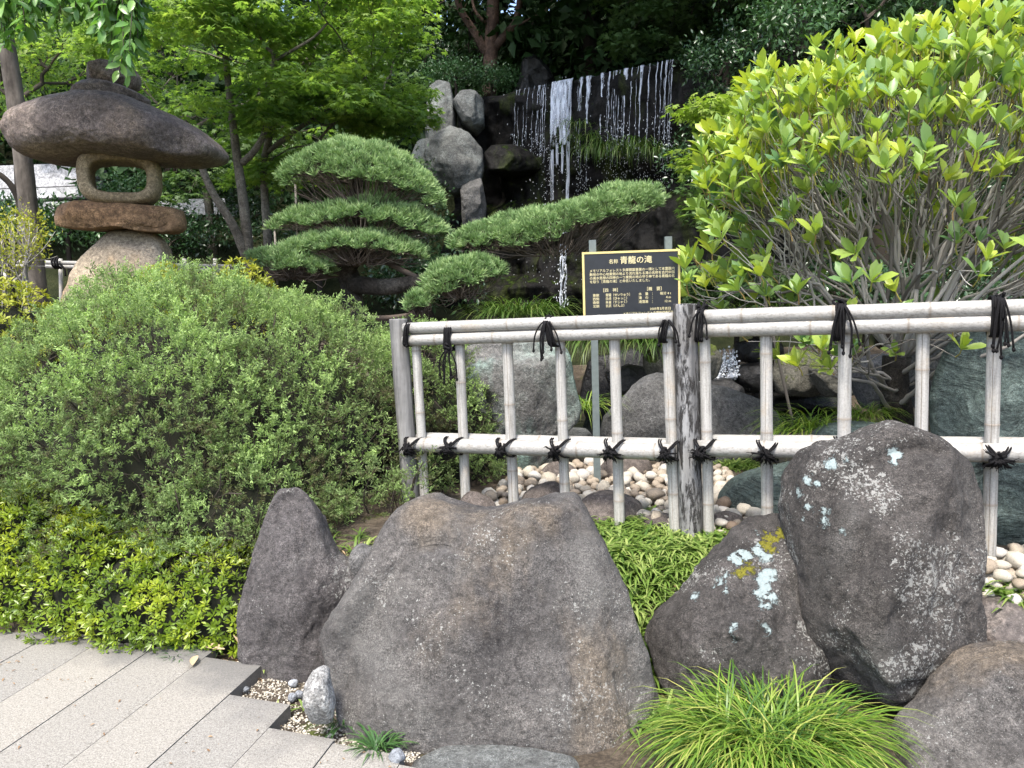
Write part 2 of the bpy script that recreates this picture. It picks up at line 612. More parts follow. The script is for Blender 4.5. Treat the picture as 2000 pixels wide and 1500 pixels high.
def rock_mat(name, dark, mid, light, speck=0.0, speck_col=(0.33, 0.33, 0.305), speck_scale=105, patches=(), patch_col=(0.27, 0.325, 0.32), moss=0.0,
             moss_col=(0.14, 0.13, 0.02), grain=44, bump=0.6, wet=0.0, wave=0.0, stain=None, rough=0.85, big=1.6, specpow=0.3, crack=0.0, moss_at=(), fissure=0.0, film=0.0):
    t = NT(name)
    co = t.coord()
    big_n = t.noise(co, big, 6, 0.6, 0.3)
    med = t.noise(co, big * 4.5, 8, 0.65)
    gr = t.noise(co, grain, 8, 0.75)
    gr2 = t.noise(co, grain * 4.5, 4, 0.7)
    base = t.math('ADD', t.math('MULTIPLY', big_n, 0.72), t.math('MULTIPLY', med, 0.28))
    if wave:
        wv = t.n('ShaderNodeTexNoise', {'Vector': t.vmath('MULTIPLY', t.vmath('ADD', co, t.vmath('MULTIPLY', t.n('ShaderNodeTexNoise', {'Vector': co, 'Scale': 2.5}).outputs[1], (0.5, 0.5, 0.5))), (3.0, 3.0, 16.0)),
                                        'Scale': 1.6, 'Detail': 6, 'Roughness': 0.6}).outputs[0]
        base = t.math('ADD', t.math('MULTIPLY', base, 1 - wave), t.math('MULTIPLY', wv, wave))
    col = t.ramp(base, ((0.34, dark), (0.5, mid), (0.68, light)))
    if stain:
        sc, amt = stain
        st = t.noise(t.vmath('MULTIPLY', co, (1.0, 1.0, 0.35)), 2.3, 5, 0.6)
        col = t.mix(t.math('MULTIPLY', t.step(st, 0.5, 0.68), amt), col, sc)
    col = t.mix(1.0, col, t.ramp(gr, ((0.36, 0.50), (0.5, 1.0), (0.64, 1.55))), 'MULTIPLY')
    if film:
        fl = t.step(t.noise(t.vmath('MULTIPLY', co, (1.0, 1.0, 0.55)), 2.1, 7, 0.68, 0.5), 0.47, 0.66)
        col = t.mix(t.math('MULTIPLY', fl, film), col, (0.16, 0.154, 0.142))
        dk = t.step(t.noise(t.vmath('MULTIPLY', co, (1.6, 1.6, 0.5)), 2.6, 5, 0.62), 0.54, 0.70)
        col = t.mix(t.math('MULTIPLY', dk, 0.6), col, tuple(x * 0.7 for x in dark))
    col = t.mix(t.math('ADD', 0.35, t.math('MULTIPLY', t.step(med, 0.38, 0.6), 0.65)), col, t.mix(1.0, col, t.ramp(gr2, ((0.38, 0.5), (0.5, 1.0), (0.63, 1.7))), 'MULTIPLY'))
    geo = t.n('ShaderNodeNewGeometry')
    pos = geo.outputs['Position']
    height = t.math('ADD', t.math('MULTIPLY', gr, 0.45), t.math('MULTIPLY', med, 1.1))
    if wave:
        height = t.math('ADD', height, t.math('MULTIPLY', wv, 1.2))
    if crack:
        vo = t.n('ShaderNodeTexVoronoi', {'Vector': t.vmath('ADD', co, t.vmath('MULTIPLY', t.n('ShaderNodeTexNoise', {'Vector': co, 'Scale': 3.0, 'Detail': 4}).outputs[1], (0.5, 0.5, 0.5))), 'Scale': crack}, feature='DISTANCE_TO_EDGE').outputs['Distance']
        ck = t.step(vo, 0.0, 0.03)
        col = t.mix(1.0, col, t.ramp(ck, ((0.0, 0.35), (1.0, 1.0))), 'MULTIPLY')
        height = t.math('ADD', height, t.math('MULTIPLY', ck, 0.6))
    if speck:
        zone = t.step(t.noise(co, 3.2, 4, 0.6), 0.40, 0.62)
        sp = t.noise(co, speck_scale, 3, 0.6)
        sp2 = t.noise(co, speck_scale * 0.35, 5, 0.7)
        thr = t.math('SUBTRACT', 0.74, t.math('MULTIPLY', zone, 0.11 * speck))
        s1 = t.step(t.math('SUBTRACT', sp, thr), 0.0, 0.03)
        s2 = t.step(t.math('SUBTRACT', sp2, t.math('ADD', thr, 0.0)), 0.0, 0.03)
        s3 = t.step(t.math('SUBTRACT', t.noise(co, speck_scale * 2.6, 2, 0.6), 0.665), 0.0, 0.03)
        s_ = t.math('MAXIMUM', t.math('MAXIMUM', s1, t.math('MULTIPLY', s2, 0.9)), t.math('MULTIPLY', s3, 0.8))
        col = t.mix(t.math('MULTIPLY', s_, 0.8), col, speck_col)
    if patches:
        wob = t.math('MULTIPLY', t.math('SUBTRACT', t.noise(co, 16, 6, 0.75), 0.5), 0.17)
        m = None
        for (P, r) in patches:
            d = t.math('SUBTRACT', t.math('ADD', t.vmath('DISTANCE', pos, tuple(P)), wob), r)
            m = d if m is None else t.math('MINIMUM', m, d)
        mk = t.math('SUBTRACT', 1.0, t.step(m, -0.006, 0.004))
        pc = t.mix(t.noise(co, 55, 4, 0.7), patch_col, tuple(min(1, x * 1.35) for x in patch_col))
        col = t.mix(mk, col, pc)
        height = t.math('ADD', height, t.math('MULTIPLY', mk, 0.5))
    if moss or moss_at:
        nz = t.n('ShaderNodeSeparateXYZ', {0: geo.outputs['Normal']}).outputs[2]
        mm = t.noise(co, 7, 6, 0.7)
        if moss_at:
            dm = None
            for (P, r) in moss_at:
                d = t.math('SUBTRACT', t.math('ADD', t.vmath('DISTANCE', pos, tuple(P)), t.math('MULTIPLY', t.math('SUBTRACT', t.noise(co, 22, 5, 0.8), 0.5), 0.25)), r)
                dm = d if dm is None else t.math('MINIMUM', dm, d)
            mk = t.math('SUBTRACT', 1.0, t.step(dm, -0.01, 0.005))
        else:
            mk = t.step(t.math('ADD', t.math('MULTIPLY', nz, 0.35), mm), 1.0 - moss, 1.12 - moss)
        mc = t.mix(t.noise(co, 60, 3), moss_col, tuple(x * 2.2 for x in moss_col))
        col = t.mix(mk, col, mc)
        height = t.math('ADD', height, t.math('MULTIPLY', t.math('MULTIPLY', mk, t.noise(co, 120, 3)), 1.5))
    if fissure:
        fz = t.math('ABSOLUTE', t.math('SUBTRACT', t.noise(co, fissure, 3, 0.5, 0.8), 0.5))
        fm = t.step(t.noise(co, fissure * 1.7, 2), 0.48, 0.60)
        fs = t.math('MULTIPLY', t.math('SUBTRACT', 1.0, t.step(fz, 0.0, 0.010)), fm)
        col = t.mix(t.math('MULTIPLY', fs, 0.75), col, tuple(x * 0.3 for x in dark))
        vo2 = t.n('ShaderNodeTexVoronoi', {'Vector': t.vmath('ADD', co, t.vmath('MULTIPLY', t.n('ShaderNodeTexNoise', {'Vector': co, 'Scale': 6.0, 'Detail': 3}).outputs[1], (0.25, 0.25, 0.25))), 'Scale': 7.0}).outputs['Distance']
        height = t.math('ADD', t.math('SUBTRACT', height, t.math('MULTIPLY', fs, 1.0)), t.math('MULTIPLY', vo2, 0.8))
    fine = t.noise(co, grain * 6, 3, 0.7)
    nn = t.bump(height, bump, 0.03)
    nn = t.bump(fine, bump * 0.45, 0.004, nn)
    ro = rough if not wet else t.math('SUBTRACT', rough, t.math('MULTIPLY', t.noise(co, 5, 3), wet))
    return t.done(t.bsdf(col, ro, nn, specpow))


def wood_mat(name, dark, mid, light, stretch=(14, 14, 1.2), bump=0.5, flake=None, scale=2.0, rough=0.8):
    t = NT(name)
    co = t.coord(stretch)
    a = t.noise(co, scale, 6, 0.65, 0.4)
    b = t.noise(t.coord(), 9, 5, 0.6)
    col = t.ramp(t.math('ADD', t.math('MULTIPLY', a, 0.7), t.math('MULTIPLY', b, 0.3)), ((0.36, dark), (0.5, mid), (0.66, light)))
    h = a
    if flake:
        fc, lo, hi = flake
        fl = t.step(t.noise(t.coord((10.0, 10.0, 2.2)), 2.6, 8, 0.78, 0.3), lo, hi)
        col = t.mix(fl, col, fc)
        h = t.math('ADD', a, t.math('MULTIPLY', fl, 0.8))
    return t.done(t.bsdf(col, rough, t.bump(h, bump, 0.012), 0.25))


def bamboo_mat(name, stretch, gain=1.0):
    t = NT(name)
    co = t.coord(stretch)
    a = t.noise(co, 3.0, 6, 0.65)
    b = t.noise(t.coord(), 6, 5, 0.65)
    col = t.ramp(a, ((0.3, (0.19, 0.18, 0.165)), (0.48, (0.31, 0.302, 0.285)), (0.72, (0.39, 0.383, 0.368))))
    col = t.mix(t.math('MULTIPLY', t.step(b, 0.56, 0.72), 0.5), col, (0.36, 0.29, 0.21))
    gr = t.noise(t.coord(), 130, 3, 0.6)
    col = t.mix(1.0, col, t.ramp(gr, ((0.3, 0.78), (0.55, 1.0), (0.7, 1.06))), 'MULTIPLY')
    v = t.n('ShaderNodeAttribute', attribute_name='var').outputs['Fac']
    col = t.mix(t.math('MULTIPLY', v, 0.75), col, (0.16, 0.13, 0.10))
    col = t.mix(1.0, col, (gain, gain * 0.99, gain * 0.965), 'MULTIPLY')
    return t.done(t.bsdf(col, 0.5, t.bump(a, 0.18, 0.004), 0.4))


def flat_mat(name, col, rough=0.6, spec=0.4, metal=0.0, noise=0.15, scale=40, bump=0.0):
    t = NT(name)
    n = t.noise(t.coord(), scale, 5, 0.6)
    c = t.mix(1.0, col, t.ramp(n, ((0.3, 1 - noise), (0.7, 1 + noise))), 'MULTIPLY')
    return t.done(t.bsdf(c, rough, t.bump(n, bump, 0.004) if bump else None, spec, Metallic=metal))


M = {}
# foliage
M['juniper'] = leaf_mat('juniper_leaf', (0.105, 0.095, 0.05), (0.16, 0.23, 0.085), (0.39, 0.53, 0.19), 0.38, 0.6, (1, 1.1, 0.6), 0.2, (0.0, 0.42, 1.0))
M['pine'] = leaf_mat('pine_needle', (0.07, 0.095, 0.038), (0.17, 0.28, 0.105), (0.36, 0.48, 0.21), 0.15, 0.5, (1, 1.1, 0.7), 0.3)
M['maple'] = leaf_mat('maple_leaf', (0.09, 0.17, 0.05), (0.18, 0.295, 0.075), (0.34, 0.44, 0.11), 0.6, 0.5, (1.15, 1.2, 0.55))
M['maple_dark'] = leaf_mat('shade_maple_leaf', (0.05, 0.095, 0.034), (0.09, 0.155, 0.052), (0.155, 0.23, 0.08), 0.4, 0.5)
M['maple_pale'] = leaf_mat('pale_maple_leaf', (0.13, 0.20, 0.03), (0.23, 0.32, 0.05), (0.36, 0.42, 0.10), 0.45, 0.5)
M['cherry'] = leaf_mat('cherry_leaf', (0.06, 0.15, 0.035), (0.12, 0.255, 0.055), (0.22, 0.38, 0.09), 0.35, 0.32, (1.1, 1.3, 0.5), 0.6)
M['azalea'] = leaf_mat('azalea_leaf', (0.06, 0.11, 0.014), (0.165, 0.25, 0.018), (0.34, 0.40, 0.028), 0.3, 0.35, (1.1, 1.15, 0.4), 0.5)
M['azalea_y'] = leaf_mat('yellow_azalea_leaf', (0.11, 0.16, 0.02), (0.25, 0.30, 0.03), (0.40, 0.40, 0.05), 0.35, 0.45, (1.1, 1.1, 0.4))
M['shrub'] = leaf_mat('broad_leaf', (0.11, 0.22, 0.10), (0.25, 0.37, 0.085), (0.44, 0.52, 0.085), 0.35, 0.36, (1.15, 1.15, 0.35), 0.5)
M['camellia'] = leaf_mat('glossy_leaf', (0.014, 0.035, 0.012), (0.028, 0.068, 0.022), (0.06, 0.12, 0.05), 0.12, 0.28, (1, 1.1, 0.6), 0.6)
M['osmanthus'] = leaf_mat('osmanthus_leaf', (0.03, 0.075, 0.022), (0.055, 0.125, 0.04), (0.11, 0.19, 0.08), 0.2, 0.35, (1, 1.1, 0.6), 0.5)
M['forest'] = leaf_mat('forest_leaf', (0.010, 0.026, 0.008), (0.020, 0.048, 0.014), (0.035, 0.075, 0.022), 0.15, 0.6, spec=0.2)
M['grass'] = leaf_mat('grass_blade', (0.05, 0.12, 0.022), (0.16, 0.27, 0.03), (0.42, 0.42, 0.12), 0.35, 0.42, (1.1, 1.1, 0.45), 0.4, (0.0, 0.55, 1.0))
M['mondo'] = leaf_mat('mondo_blade', (0.03, 0.07, 0.02), (0.05, 0.12, 0.03), (0.10, 0.19, 0.05), 0.2, 0.35, spec=0.5)
M['cover'] = leaf_mat('cover_blade', (0.06, 0.12, 0.022), (0.15, 0.24, 0.045), (0.32, 0.39, 0.12), 0.35, 0.42)
M['fallgrass'] = leaf_mat('wall_grass_blade', (0.03, 0.065, 0.012), (0.065, 0.13, 0.02), (0.15, 0.18, 0.05), 0.3, 0.42)
M['dead'] = leaf_mat('dry_leaf', (0.16, 0.09, 0.045), (0.30, 0.19, 0.10), (0.50, 0.38, 0.24), 0.15, 0.7)
# bark
M['twig'] = leaf_mat('shrub_bark', (0.10, 0.09, 0.078), (0.25, 0.23, 0.205), (0.50, 0.47, 0.435), 0, 0.85)
M['twig_dark'] = leaf_mat('dark_bark', (0.03, 0.024, 0.018), (0.06, 0.048, 0.038), (0.10, 0.08, 0.06), 0, 0.9)
M['pine_twig'] = leaf_mat('pine_twig_bark', (0.05, 0.038, 0.03), (0.11, 0.085, 0.068), (0.19, 0.155, 0.13), 0, 0.9)
M['under'] = leaf_mat('azalea_inner_shade', (0.010, 0.011, 0.006), (0.014, 0.015, 0.007), (0.018, 0.018, 0.009), 0, 0.95)  # near-black: the shade inside the azaleas is put into this colour
M['young'] = leaf_mat('young_shoot', (0.22, 0.14, 0.05), (0.28, 0.25, 0.06), (0.33, 0.34, 0.08), 0, 0.6)
M['bark_black'] = rock_mat('shrub_trunk_bark', (0.018, 0.015, 0.012), (0.04, 0.034, 0.028), (0.14, 0.125, 0.105), grain=40, bump=1.0, big=3)
M['bark_maple'] = rock_mat('maple_bark', (0.07, 0.062, 0.05), (0.12, 0.105, 0.085), (0.19, 0.17, 0.14), grain=30, bump=0.5, moss=0.0)
M['bark_red'] = rock_mat('red_bark', (0.04, 0.026, 0.02), (0.085, 0.054, 0.041), (0.15, 0.11, 0.088), grain=20, bump=0.7)
M['bark_grey'] = wood_mat('cherry_bark', (0.05, 0.042, 0.035), (0.11, 0.095, 0.08), (0.19, 0.165, 0.14), (5, 5, 1.5), 1.0)
# rocks
pa = lambda L: [(tuple(at(x, y, Y)), r) for x, y, Y, r in L]
M['rock_big'] = rock_mat('speckled_brown_rock', (0.0444, 0.0409, 0.0393), (0.0819, 0.0760, 0.0708), (0.1488, 0.1361, 0.1241), speck=1.25, stain=((0.19, 0.145, 0.095), 0.45), bump=0.95, film=0.5)
M['rock_dark'] = rock_mat('dark_rock', (0.0398, 0.0355, 0.0355), (0.0730, 0.0663, 0.0645), (0.1276, 0.1172, 0.1122), speck=1.4, bump=0.95, film=0.4)
M['rock_grey'] = rock_mat('plain_grey_rock', (0.05, 0.05, 0.049), (0.095, 0.093, 0.09), (0.155, 0.152, 0.148), speck=0.3, bump=1.0)
M['rock_brown'] = rock_mat('smooth_brown_rock', (0.0543, 0.0458, 0.0417), (0.0922, 0.0776, 0.0691), (0.1479, 0.1309, 0.1180), speck=0.2, bump=0.3, grain=18, rough=0.6)
M['rock_warm'] = rock_mat('warm_round_rock', (0.0450, 0.0375, 0.0323), (0.0750, 0.0622, 0.0540), (0.1162, 0.0975, 0.0863), speck=0.35, bump=0.4)
M['rock_green'] = rock_mat('green_schist', (0.07, 0.066, 0.063), (0.12, 0.118, 0.11), (0.18, 0.205, 0.185), bump=0.9, big=2.4, stain=((0.16, 0.25, 0.215), 0.9))
M['rock_schist'] = rock_mat('wavy_green_schist', (0.03, 0.04, 0.04), (0.065, 0.088, 0.08), (0.15, 0.19, 0.172), bump=1.0, wave=0.65, rough=0.6)
M['rock_pale'] = rock_mat('pale_lichen_rock', (0.05, 0.05, 0.047), (0.10, 0.103, 0.097), (0.20, 0.215, 0.203), speck=0.8, bump=0.9)
M['stone_white'] = rock_mat('whitish_jagged_stone', (0.13, 0.125, 0.115), (0.27, 0.265, 0.25), (0.42, 0.415, 0.40), speck=0.3, bump=1.0, grain=30)
M['rock_mossy'] = rock_mat('mossy_rock', (0.06, 0.055, 0.045), (0.11, 0.105, 0.085), (0.18, 0.17, 0.14), moss=0.36, moss_col=(0.07, 0.09, 0.015), bump=0.8)
M['rock_wet'] = rock_mat('wet_dark_rock', (0.007, 0.007, 0.008), (0.015, 0.0145, 0.0145), (0.035, 0.033, 0.03), bump=1.0, rough=0.5, wet=0.35, specpow=0.35, grain=14)
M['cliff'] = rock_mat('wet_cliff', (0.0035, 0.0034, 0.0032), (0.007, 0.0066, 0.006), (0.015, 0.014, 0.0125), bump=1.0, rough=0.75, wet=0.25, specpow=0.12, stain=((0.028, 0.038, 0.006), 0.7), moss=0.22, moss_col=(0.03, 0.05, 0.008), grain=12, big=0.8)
M['lan_roof'] = rock_mat('lantern_roof_stone', (0.07, 0.056, 0.049), (0.125, 0.10, 0.087), (0.23, 0.19, 0.158), speck=0.35, bump=1.0, stain=((0.20, 0.145, 0.09), 0.4), grain=28)
M['lan_box'] = rock_mat('lantern_box_stone', (0.14, 0.10, 0.056), (0.245, 0.19, 0.12), (0.37, 0.31, 0.21), bump=0.4, grain=45, speck=0.2)
M['lan_plat'] = rock_mat('lantern_platform_stone', (0.085, 0.048, 0.025), (0.175, 0.105, 0.055), (0.29, 0.19, 0.105), bump=0.7, grain=22)
M['lan_base'] = rock_mat('lantern_base_stone', (0.15, 0.125, 0.09), (0.25, 0.205, 0.15), (0.35, 0.295, 0.215), bump=0.4, grain=40, stain=((0.32, 0.20, 0.09), 0.6))
M['pebble'] = leaf_mat('pebble_stone', (0.30, 0.24, 0.18), (0.48, 0.42, 0.33), (0.60, 0.56, 0.48), 0, 0.8)
_t = NT('pebble_stone_rough')
_c = _t.coord()
_v = _t.n('ShaderNodeObjectInfo').outputs['Random']
_k = _t.ramp(_v, ((0.0, (0.15, 0.11, 0.08)), (0.08, (0.27, 0.22, 0.165)), (0.3, (0.38, 0.34, 0.272)), (0.7, (0.45, 0.415, 0.35)), (1.0, (0.43, 0.41, 0.375))))
_g = _t.noise(_c, 14, 6, 0.75)
_k = _t.mix(1.0, _k, _t.ramp(_g, ((0.32, 0.45), (0.47, 0.95), (0.7, 1.2))), 'MULTIPLY')
M['pebble'] = _t.done(_t.bsdf(_k, 0.75, _t.bump(_g, 0.4, 0.01), 0.3))
M['gravel'] = leaf_mat('gravel_stone', (0.20, 0.18, 0.15), (0.42, 0.38, 0.30), (0.60, 0.56, 0.48), 0, 0.8)
M['blue_stone'] = rock_mat('blue_grey_stone', (0.12, 0.13, 0.14), (0.20, 0.212, 0.228), (0.30, 0.318, 0.335), bump=0.3)
# ground
_t = NT('garden_soil')
_c = _t.n('ShaderNodeNewGeometry').outputs['Position']
_a = _t.noise(_c, 3, 6, 0.65)
_b = _t.noise(_c, 60, 6, 0.75)
_k = _t.ramp(_a, ((0.35, (0.045, 0.035, 0.025)), (0.52, (0.085, 0.068, 0.05)), (0.7, (0.13, 0.115, 0.085))))
_k = _t.mix(_t.step(_t.noise(_c, 5, 5, 0.7), 0.58, 0.70), _k, (0.07, 0.085, 0.02))
_k = _t.mix(1.0, _k, _t.ramp(_b, ((0.3, 0.4), (0.5, 1.0), (0.72, 1.9))), 'MULTIPLY')
M['soil'] = _t.done(_t.bsdf(_k, 0.95, _t.bump(_b, 0.8, 0.015), 0.2))
_t = NT('forest_floor')
_c = _t.n('ShaderNodeNewGeometry').outputs['Position']
_a = _t.noise(_c, 1.5, 8, 0.7)
M['floor'] = _t.done(_t.bsdf(_t.ramp(_a, ((0.3, (0.008, 0.012, 0.005)), (0.6, (0.03, 0.035, 0.015)), (0.75, (0.05, 0.04, 0.025)))), 0.95, _t.bump(_a, 1.0, 0.2), 0.1))
_t = NT('paving_granite')
_c = _t.n('ShaderNodeNewGeometry').outputs['Position']
_a = _t.noise(_c, 2.6, 6, 0.65)
_b = _t.noise(_c, 210, 4, 0.7)
_d = _t.noise(_c, 90, 3, 0.6)
_k = _t.ramp(_b, ((0.32, (0.11, 0.10, 0.088)), (0.45, (0.215, 0.203, 0.178)), (0.57, (0.285, 0.273, 0.246)), (0.72, (0.37, 0.358, 0.335))))
_k = _t.mix(1.0, _k, _t.ramp(_d, ((0.3, 0.75), (0.5, 1.0), (0.7, 1.08))), 'MULTIPLY')
_oi = _t.n('ShaderNodeObjectInfo').outputs['Random']
_k = _t.mix(1.0, _k, _t.ramp(_oi, ((0.0, (0.88, 0.88, 0.88)), (1.0, (1.06, 1.04, 1.0)))), 'MULTIPLY')
_at = _t.n('ShaderNodeAttribute', attribute_name='var').outputs['Fac']
_grime = _t.math('MULTIPLY', _t.step(_t.math('ADD', _at, _t.math('MULTIPLY', _t.math('SUBTRACT', _a, 0.5), 1.6)), 0.30, 0.9), 0.66)
_k = _t.mix(_grime, _k, (0.085, 0.085, 0.085))
M['paving'] = _t.done(_t.bsdf(_k, 0.75, _t.bump(_b, 0.25, 0.003), 0.3))
# timber, bamboo, cord, metal, concrete
M['bam_v'] = bamboo_mat('weathered_bamboo_upright', (40, 40, 1.5), 1.22)  # gain lightens the uprights to make up for weaker sun on vertical faces
M['bam_h'] = bamboo_mat('weathered_bamboo_rail', (1.5, 40, 40))
M['post_grey'] = wood_mat('weathered_grey_timber', (0.085, 0.083, 0.08), (0.17, 0.166, 0.16), (0.28, 0.275, 0.265), (12, 12, 0.9), 0.7)
M['post_flaky'] = wood_mat('timber_with_black_bark', (0.11, 0.108, 0.106), (0.20, 0.196, 0.192), (0.32, 0.315, 0.31), (12, 12, 0.8), 0.9, ((0.04, 0.037, 0.035), 0.50, 0.58))
M['cord'] = flat_mat('black_hemp_cord', (0.006, 0.0055, 0.006), 0.85, 0.2, noise=0.5, scale=200, bump=0.5)
M['sign_black'] = flat_mat('sign_face', (0.016, 0.018, 0.022), 0.35, 0.5, noise=0.2, scale=30)
M['sign_gold'] = flat_mat('sign_gold', (0.62, 0.50, 0.20), 0.4, 0.5, noise=0.08)
M['sign_text'] = flat_mat('sign_lettering', (0.68, 0.60, 0.34), 0.5, 0.4, noise=0.05)
M['sign_post'] = flat_mat('sign_post_paint', (0.13, 0.155, 0.15), 0.5, 0.4, noise=0.15)
M['concrete'] = rock_mat('old_concrete', (0.24, 0.24, 0.24), (0.38, 0.38, 0.385), (0.52, 0.52, 0.53), bump=0.3, grain=20)
_t = NT('falling_water')
_c = _t.n('ShaderNodeNewGeometry').outputs['Position']
_a = _t.noise(_t.vmath('MULTIPLY', _c, (26, 26, 3.0)), 1.0, 5, 0.6)
_w = _t.bsdf((0.62, 0.66, 0.72), 0.12, _t.bump(_a, 0.8, 0.02), 0.6)
_tr = _t.n('ShaderNodeBsdfTransparent')
M['fall'] = _t.done(_t.n('ShaderNodeMixShader', {0: _t.ramp(_a, ((0.38, 0.08), (0.64, 0.88))), 1: _tr, 2: _w}).outputs[0])
_t = NT('pond_water')
_c = _t.n('ShaderNodeNewGeometry').outputs['Position']
M['pond'] = _t.done(_t.bsdf((0.008, 0.012, 0.010), 0.04, _t.bump(_t.noise(_c, 9, 3), 0.15, 0.02), 0.5))
M['foam'] = _t2 = None
_t = NT('white_water')
M['foam'] = _t.done(_t.bsdf((0.70, 0.73, 0.76), 0.3, None, 0.5))

# ------------------------------------------------------------------ the ground
def sm(x, a, b):
    t = np.clip((x - a) / (b - a), 0, 1)
    return t * t * (3 - 2 * t)


def ground_h(x, y):
    x, y = np.broadcast_arrays(np.asarray(x, float), np.asarray(y, float))
    lf = sm(-x, 0.3, 1.3)                                    # garden side towards the lantern
    rs = 0.55 * sm(x, 1.35, 2.0)
    front = -0.055 + (0.355) * sm(y, 2.78 + 0.42 * lf - rs, 3.45 + 0.4 * lf - rs)
    mound = lf * (0.65 * sm(y, 3.9, 7.0) + 0.25 * sm(y, 7, 10))
    rt = sm(x, 1.6, 2.8) * 0.16 * sm(y, 4.0, 5.0)
    pond = -0.30 * sm(x, -0.1, 0.6) * sm(-x, -3.6, -3.0) * sm(y, 5.7, 6.3) * sm(-y, -8.6, -7.9)
    mid = 0.75 * sm(y, 8.2, 11.5) * (1 - lf)
    cl = sm(x, -2.2, -0.9)
    hill = cl * 3.75 * sm(y + 0.55 * (x - 1.0), 13.9, 14.9) + (1 - cl) * 2.9 * sm(y, 11.5, 18)
    far = 0.42 * np.clip(y - 16.5, 0, 26) + 0.0 * x
    behind = 0.25 * np.clip(np.abs(x) - 9, 0, 30) * sm(y, 6, 16)
    n = fbm(np.stack([x * 0.9, y * 0.9, 0 * x], -1).reshape(-1, 3), 4).reshape(x.shape)
    return front + mound + rt + pond + mid + hill + far + behind + n * (0.012 * sm(y, 2.5, 3.4) + 0.25 * sm(y, 13, 20))


xs = np.concatenate([np.linspace(-320, -16, 20), np.linspace(-15, -4.2, 45), np.linspace(-4, 4, 110), np.linspace(4.2, 15, 45), np.linspace(16, 320, 20)])
ys = np.concatenate([np.linspace(-300, -6, 14), np.linspace(-5, 2.1, 16), np.linspace(2.2, 9, 120), np.linspace(9.1, 22, 70), np.linspace(23, 60, 20), np.linspace(70, 600, 14)])
XX, YY = np.meshgrid(xs, ys)
ZZ = ground_h(XX, YY)
nx, ny = len(xs), len(ys)
i = (np.arange(ny - 1)[:, None] * nx + np.arange(nx - 1)[None]).ravel()
b = B().add(np.stack([XX, YY, ZZ], -1).reshape(-1, 3), np.stack([i, i + 1, i + nx + 1, i + nx], 1))
g = link('ground', b.mesh('ground', [M['soil'], M['floor']]), (0, 0, 0))
tag(g, kind='structure')
cy = YY.reshape(-1)[i]
g.data.polygons.foreach_set('material_index', (cy > 9.3).astype(np.int32))

# paving of long granite slabs, their ends stepped along the planting
pv = link('paving', None, (0, 0, 0))
tag(pv, kind='structure')
d_dir, e_dir = nrm(A(0.222, 0.975)), nrm(A(0.958, -0.29))
starts = [-4.66, -4.37, -4.08, -3.79, -3.50, -3.21, -2.92, -2.635, -2.35, -2.065, -1.778, -1.493, -1.208, -0.932, -0.662, -0.39, -0.12, 0.15, 0.43, 0.71]
ends = [None, 3.95, 3.87, 3.79, 3.71, 3.62, 3.54, 3.47, 3.39, 3.31, 3.235, 3.075, 2.765, 2.53, 2.43, 2.30, 2.17, 2.1, 2.02, 1.95]          # y of the far end on the strip's near-left joint


def strip_x(x0, y):                      # joint through (x0, 2.31)
    return x0 + (y - 2.31) * 0.222 / 0.975


for k in range(1, len(starts) - 1):
    xa, xb = starts[k] + 0.002, starts[k + 1] - 0.002
    y1 = ends[k]
    cuts = [y1]
    while cuts[-1] > -2.5:
        cuts.append(cuts[-1] - (0.95 if len(cuts) > 1 else 0.95))
    slope = -0.30
    for c in range(len(cuts) - 1):
        ya, yb = cuts[c] - (0.003 if c else 0), cuts[c + 1] + 0.003
        q = []
        for (x0, y) in ((xa, yb), (xb, yb), (xb, ya), (xa, ya)):
            yy = y + slope * (x0 - xa)
            q.append((strip_x(x0, yy), yy))
        bb = B()
        nu, nv = 14, 40                      # a grid so that the grime at the far edge has somewhere to live
        u, v = np.meshgrid(np.linspace(0, 1, nu), np.linspace(0, 1, nv))
        Q = np.array(q)
        G = (Q[0] * ((1 - u) * (1 - v))[..., None] + Q[1] * (u * (1 - v))[..., None] + Q[2] * (u * v)[..., None] + Q[3] * ((1 - u) * v)[..., None])
        lift = 0.0015 * math.sin(k * 3.1 + c)
        edge = np.minimum(np.minimum(u, 1 - u) * 0.28, np.minimum(v, 1 - v) * 0.95)
        z = lift - 0.003 * (1 - sm(edge, 0, 0.004))
        far_edge = (1 - sm((1 - v) * (ya - yb), 0.0, 0.42)) if (c == 0 and k < 16) else 0 * v
        i = (np.arange(nv - 1)[:, None] * nu + np.arange(nu - 1)[None]).ravel()
        bb.add(np.c_[G.reshape(-1, 2), z.ravel()], np.stack([i, i + 1, i + nu + 1, i + nu], 1), (far_edge * (0.9 if k < 12 else 0.5)).ravel())
        top = np.c_[Q, np.full(4, lift - 0.003)]
        bot = np.c_[Q, np.full(4, -0.075)]
        j = np.arange(4)
        bb.add(np.concatenate([bot, top]), np.stack([j, (j + 1) % 4, (j + 1) % 4 + 4, j + 4], 1), 0.75)
        part('paving_slab', bb, M['paving'], pv, smooth=False)

# ------------------------------------------------------------------ the waterfall
LIP_L, LIP_R = at(930, 190, 14.1), at(1420, 103, 11.6)
LIP_R[2] = LIP_L[2] = (LIP_L[2] + LIP_R[2]) / 2
wall_dir = nrm((LIP_R - LIP_L)[:2])
wall_n = A(wall_dir[1], -wall_dir[0], 0)            # out of the wall, to the camera side
LIP_W = np.linalg.norm((LIP_R - LIP_L)[:2])


def lip(px):
    lo, hi = -0.2, 1.2
    for _ in range(40):
        m_ = (lo + hi) / 2
        if proj(LIP_L + (LIP_R - LIP_L) * m_)[0, 0] < px:
            lo = m_
        else:
            hi = m_
    return LIP_L + (LIP_R - LIP_L) * lo


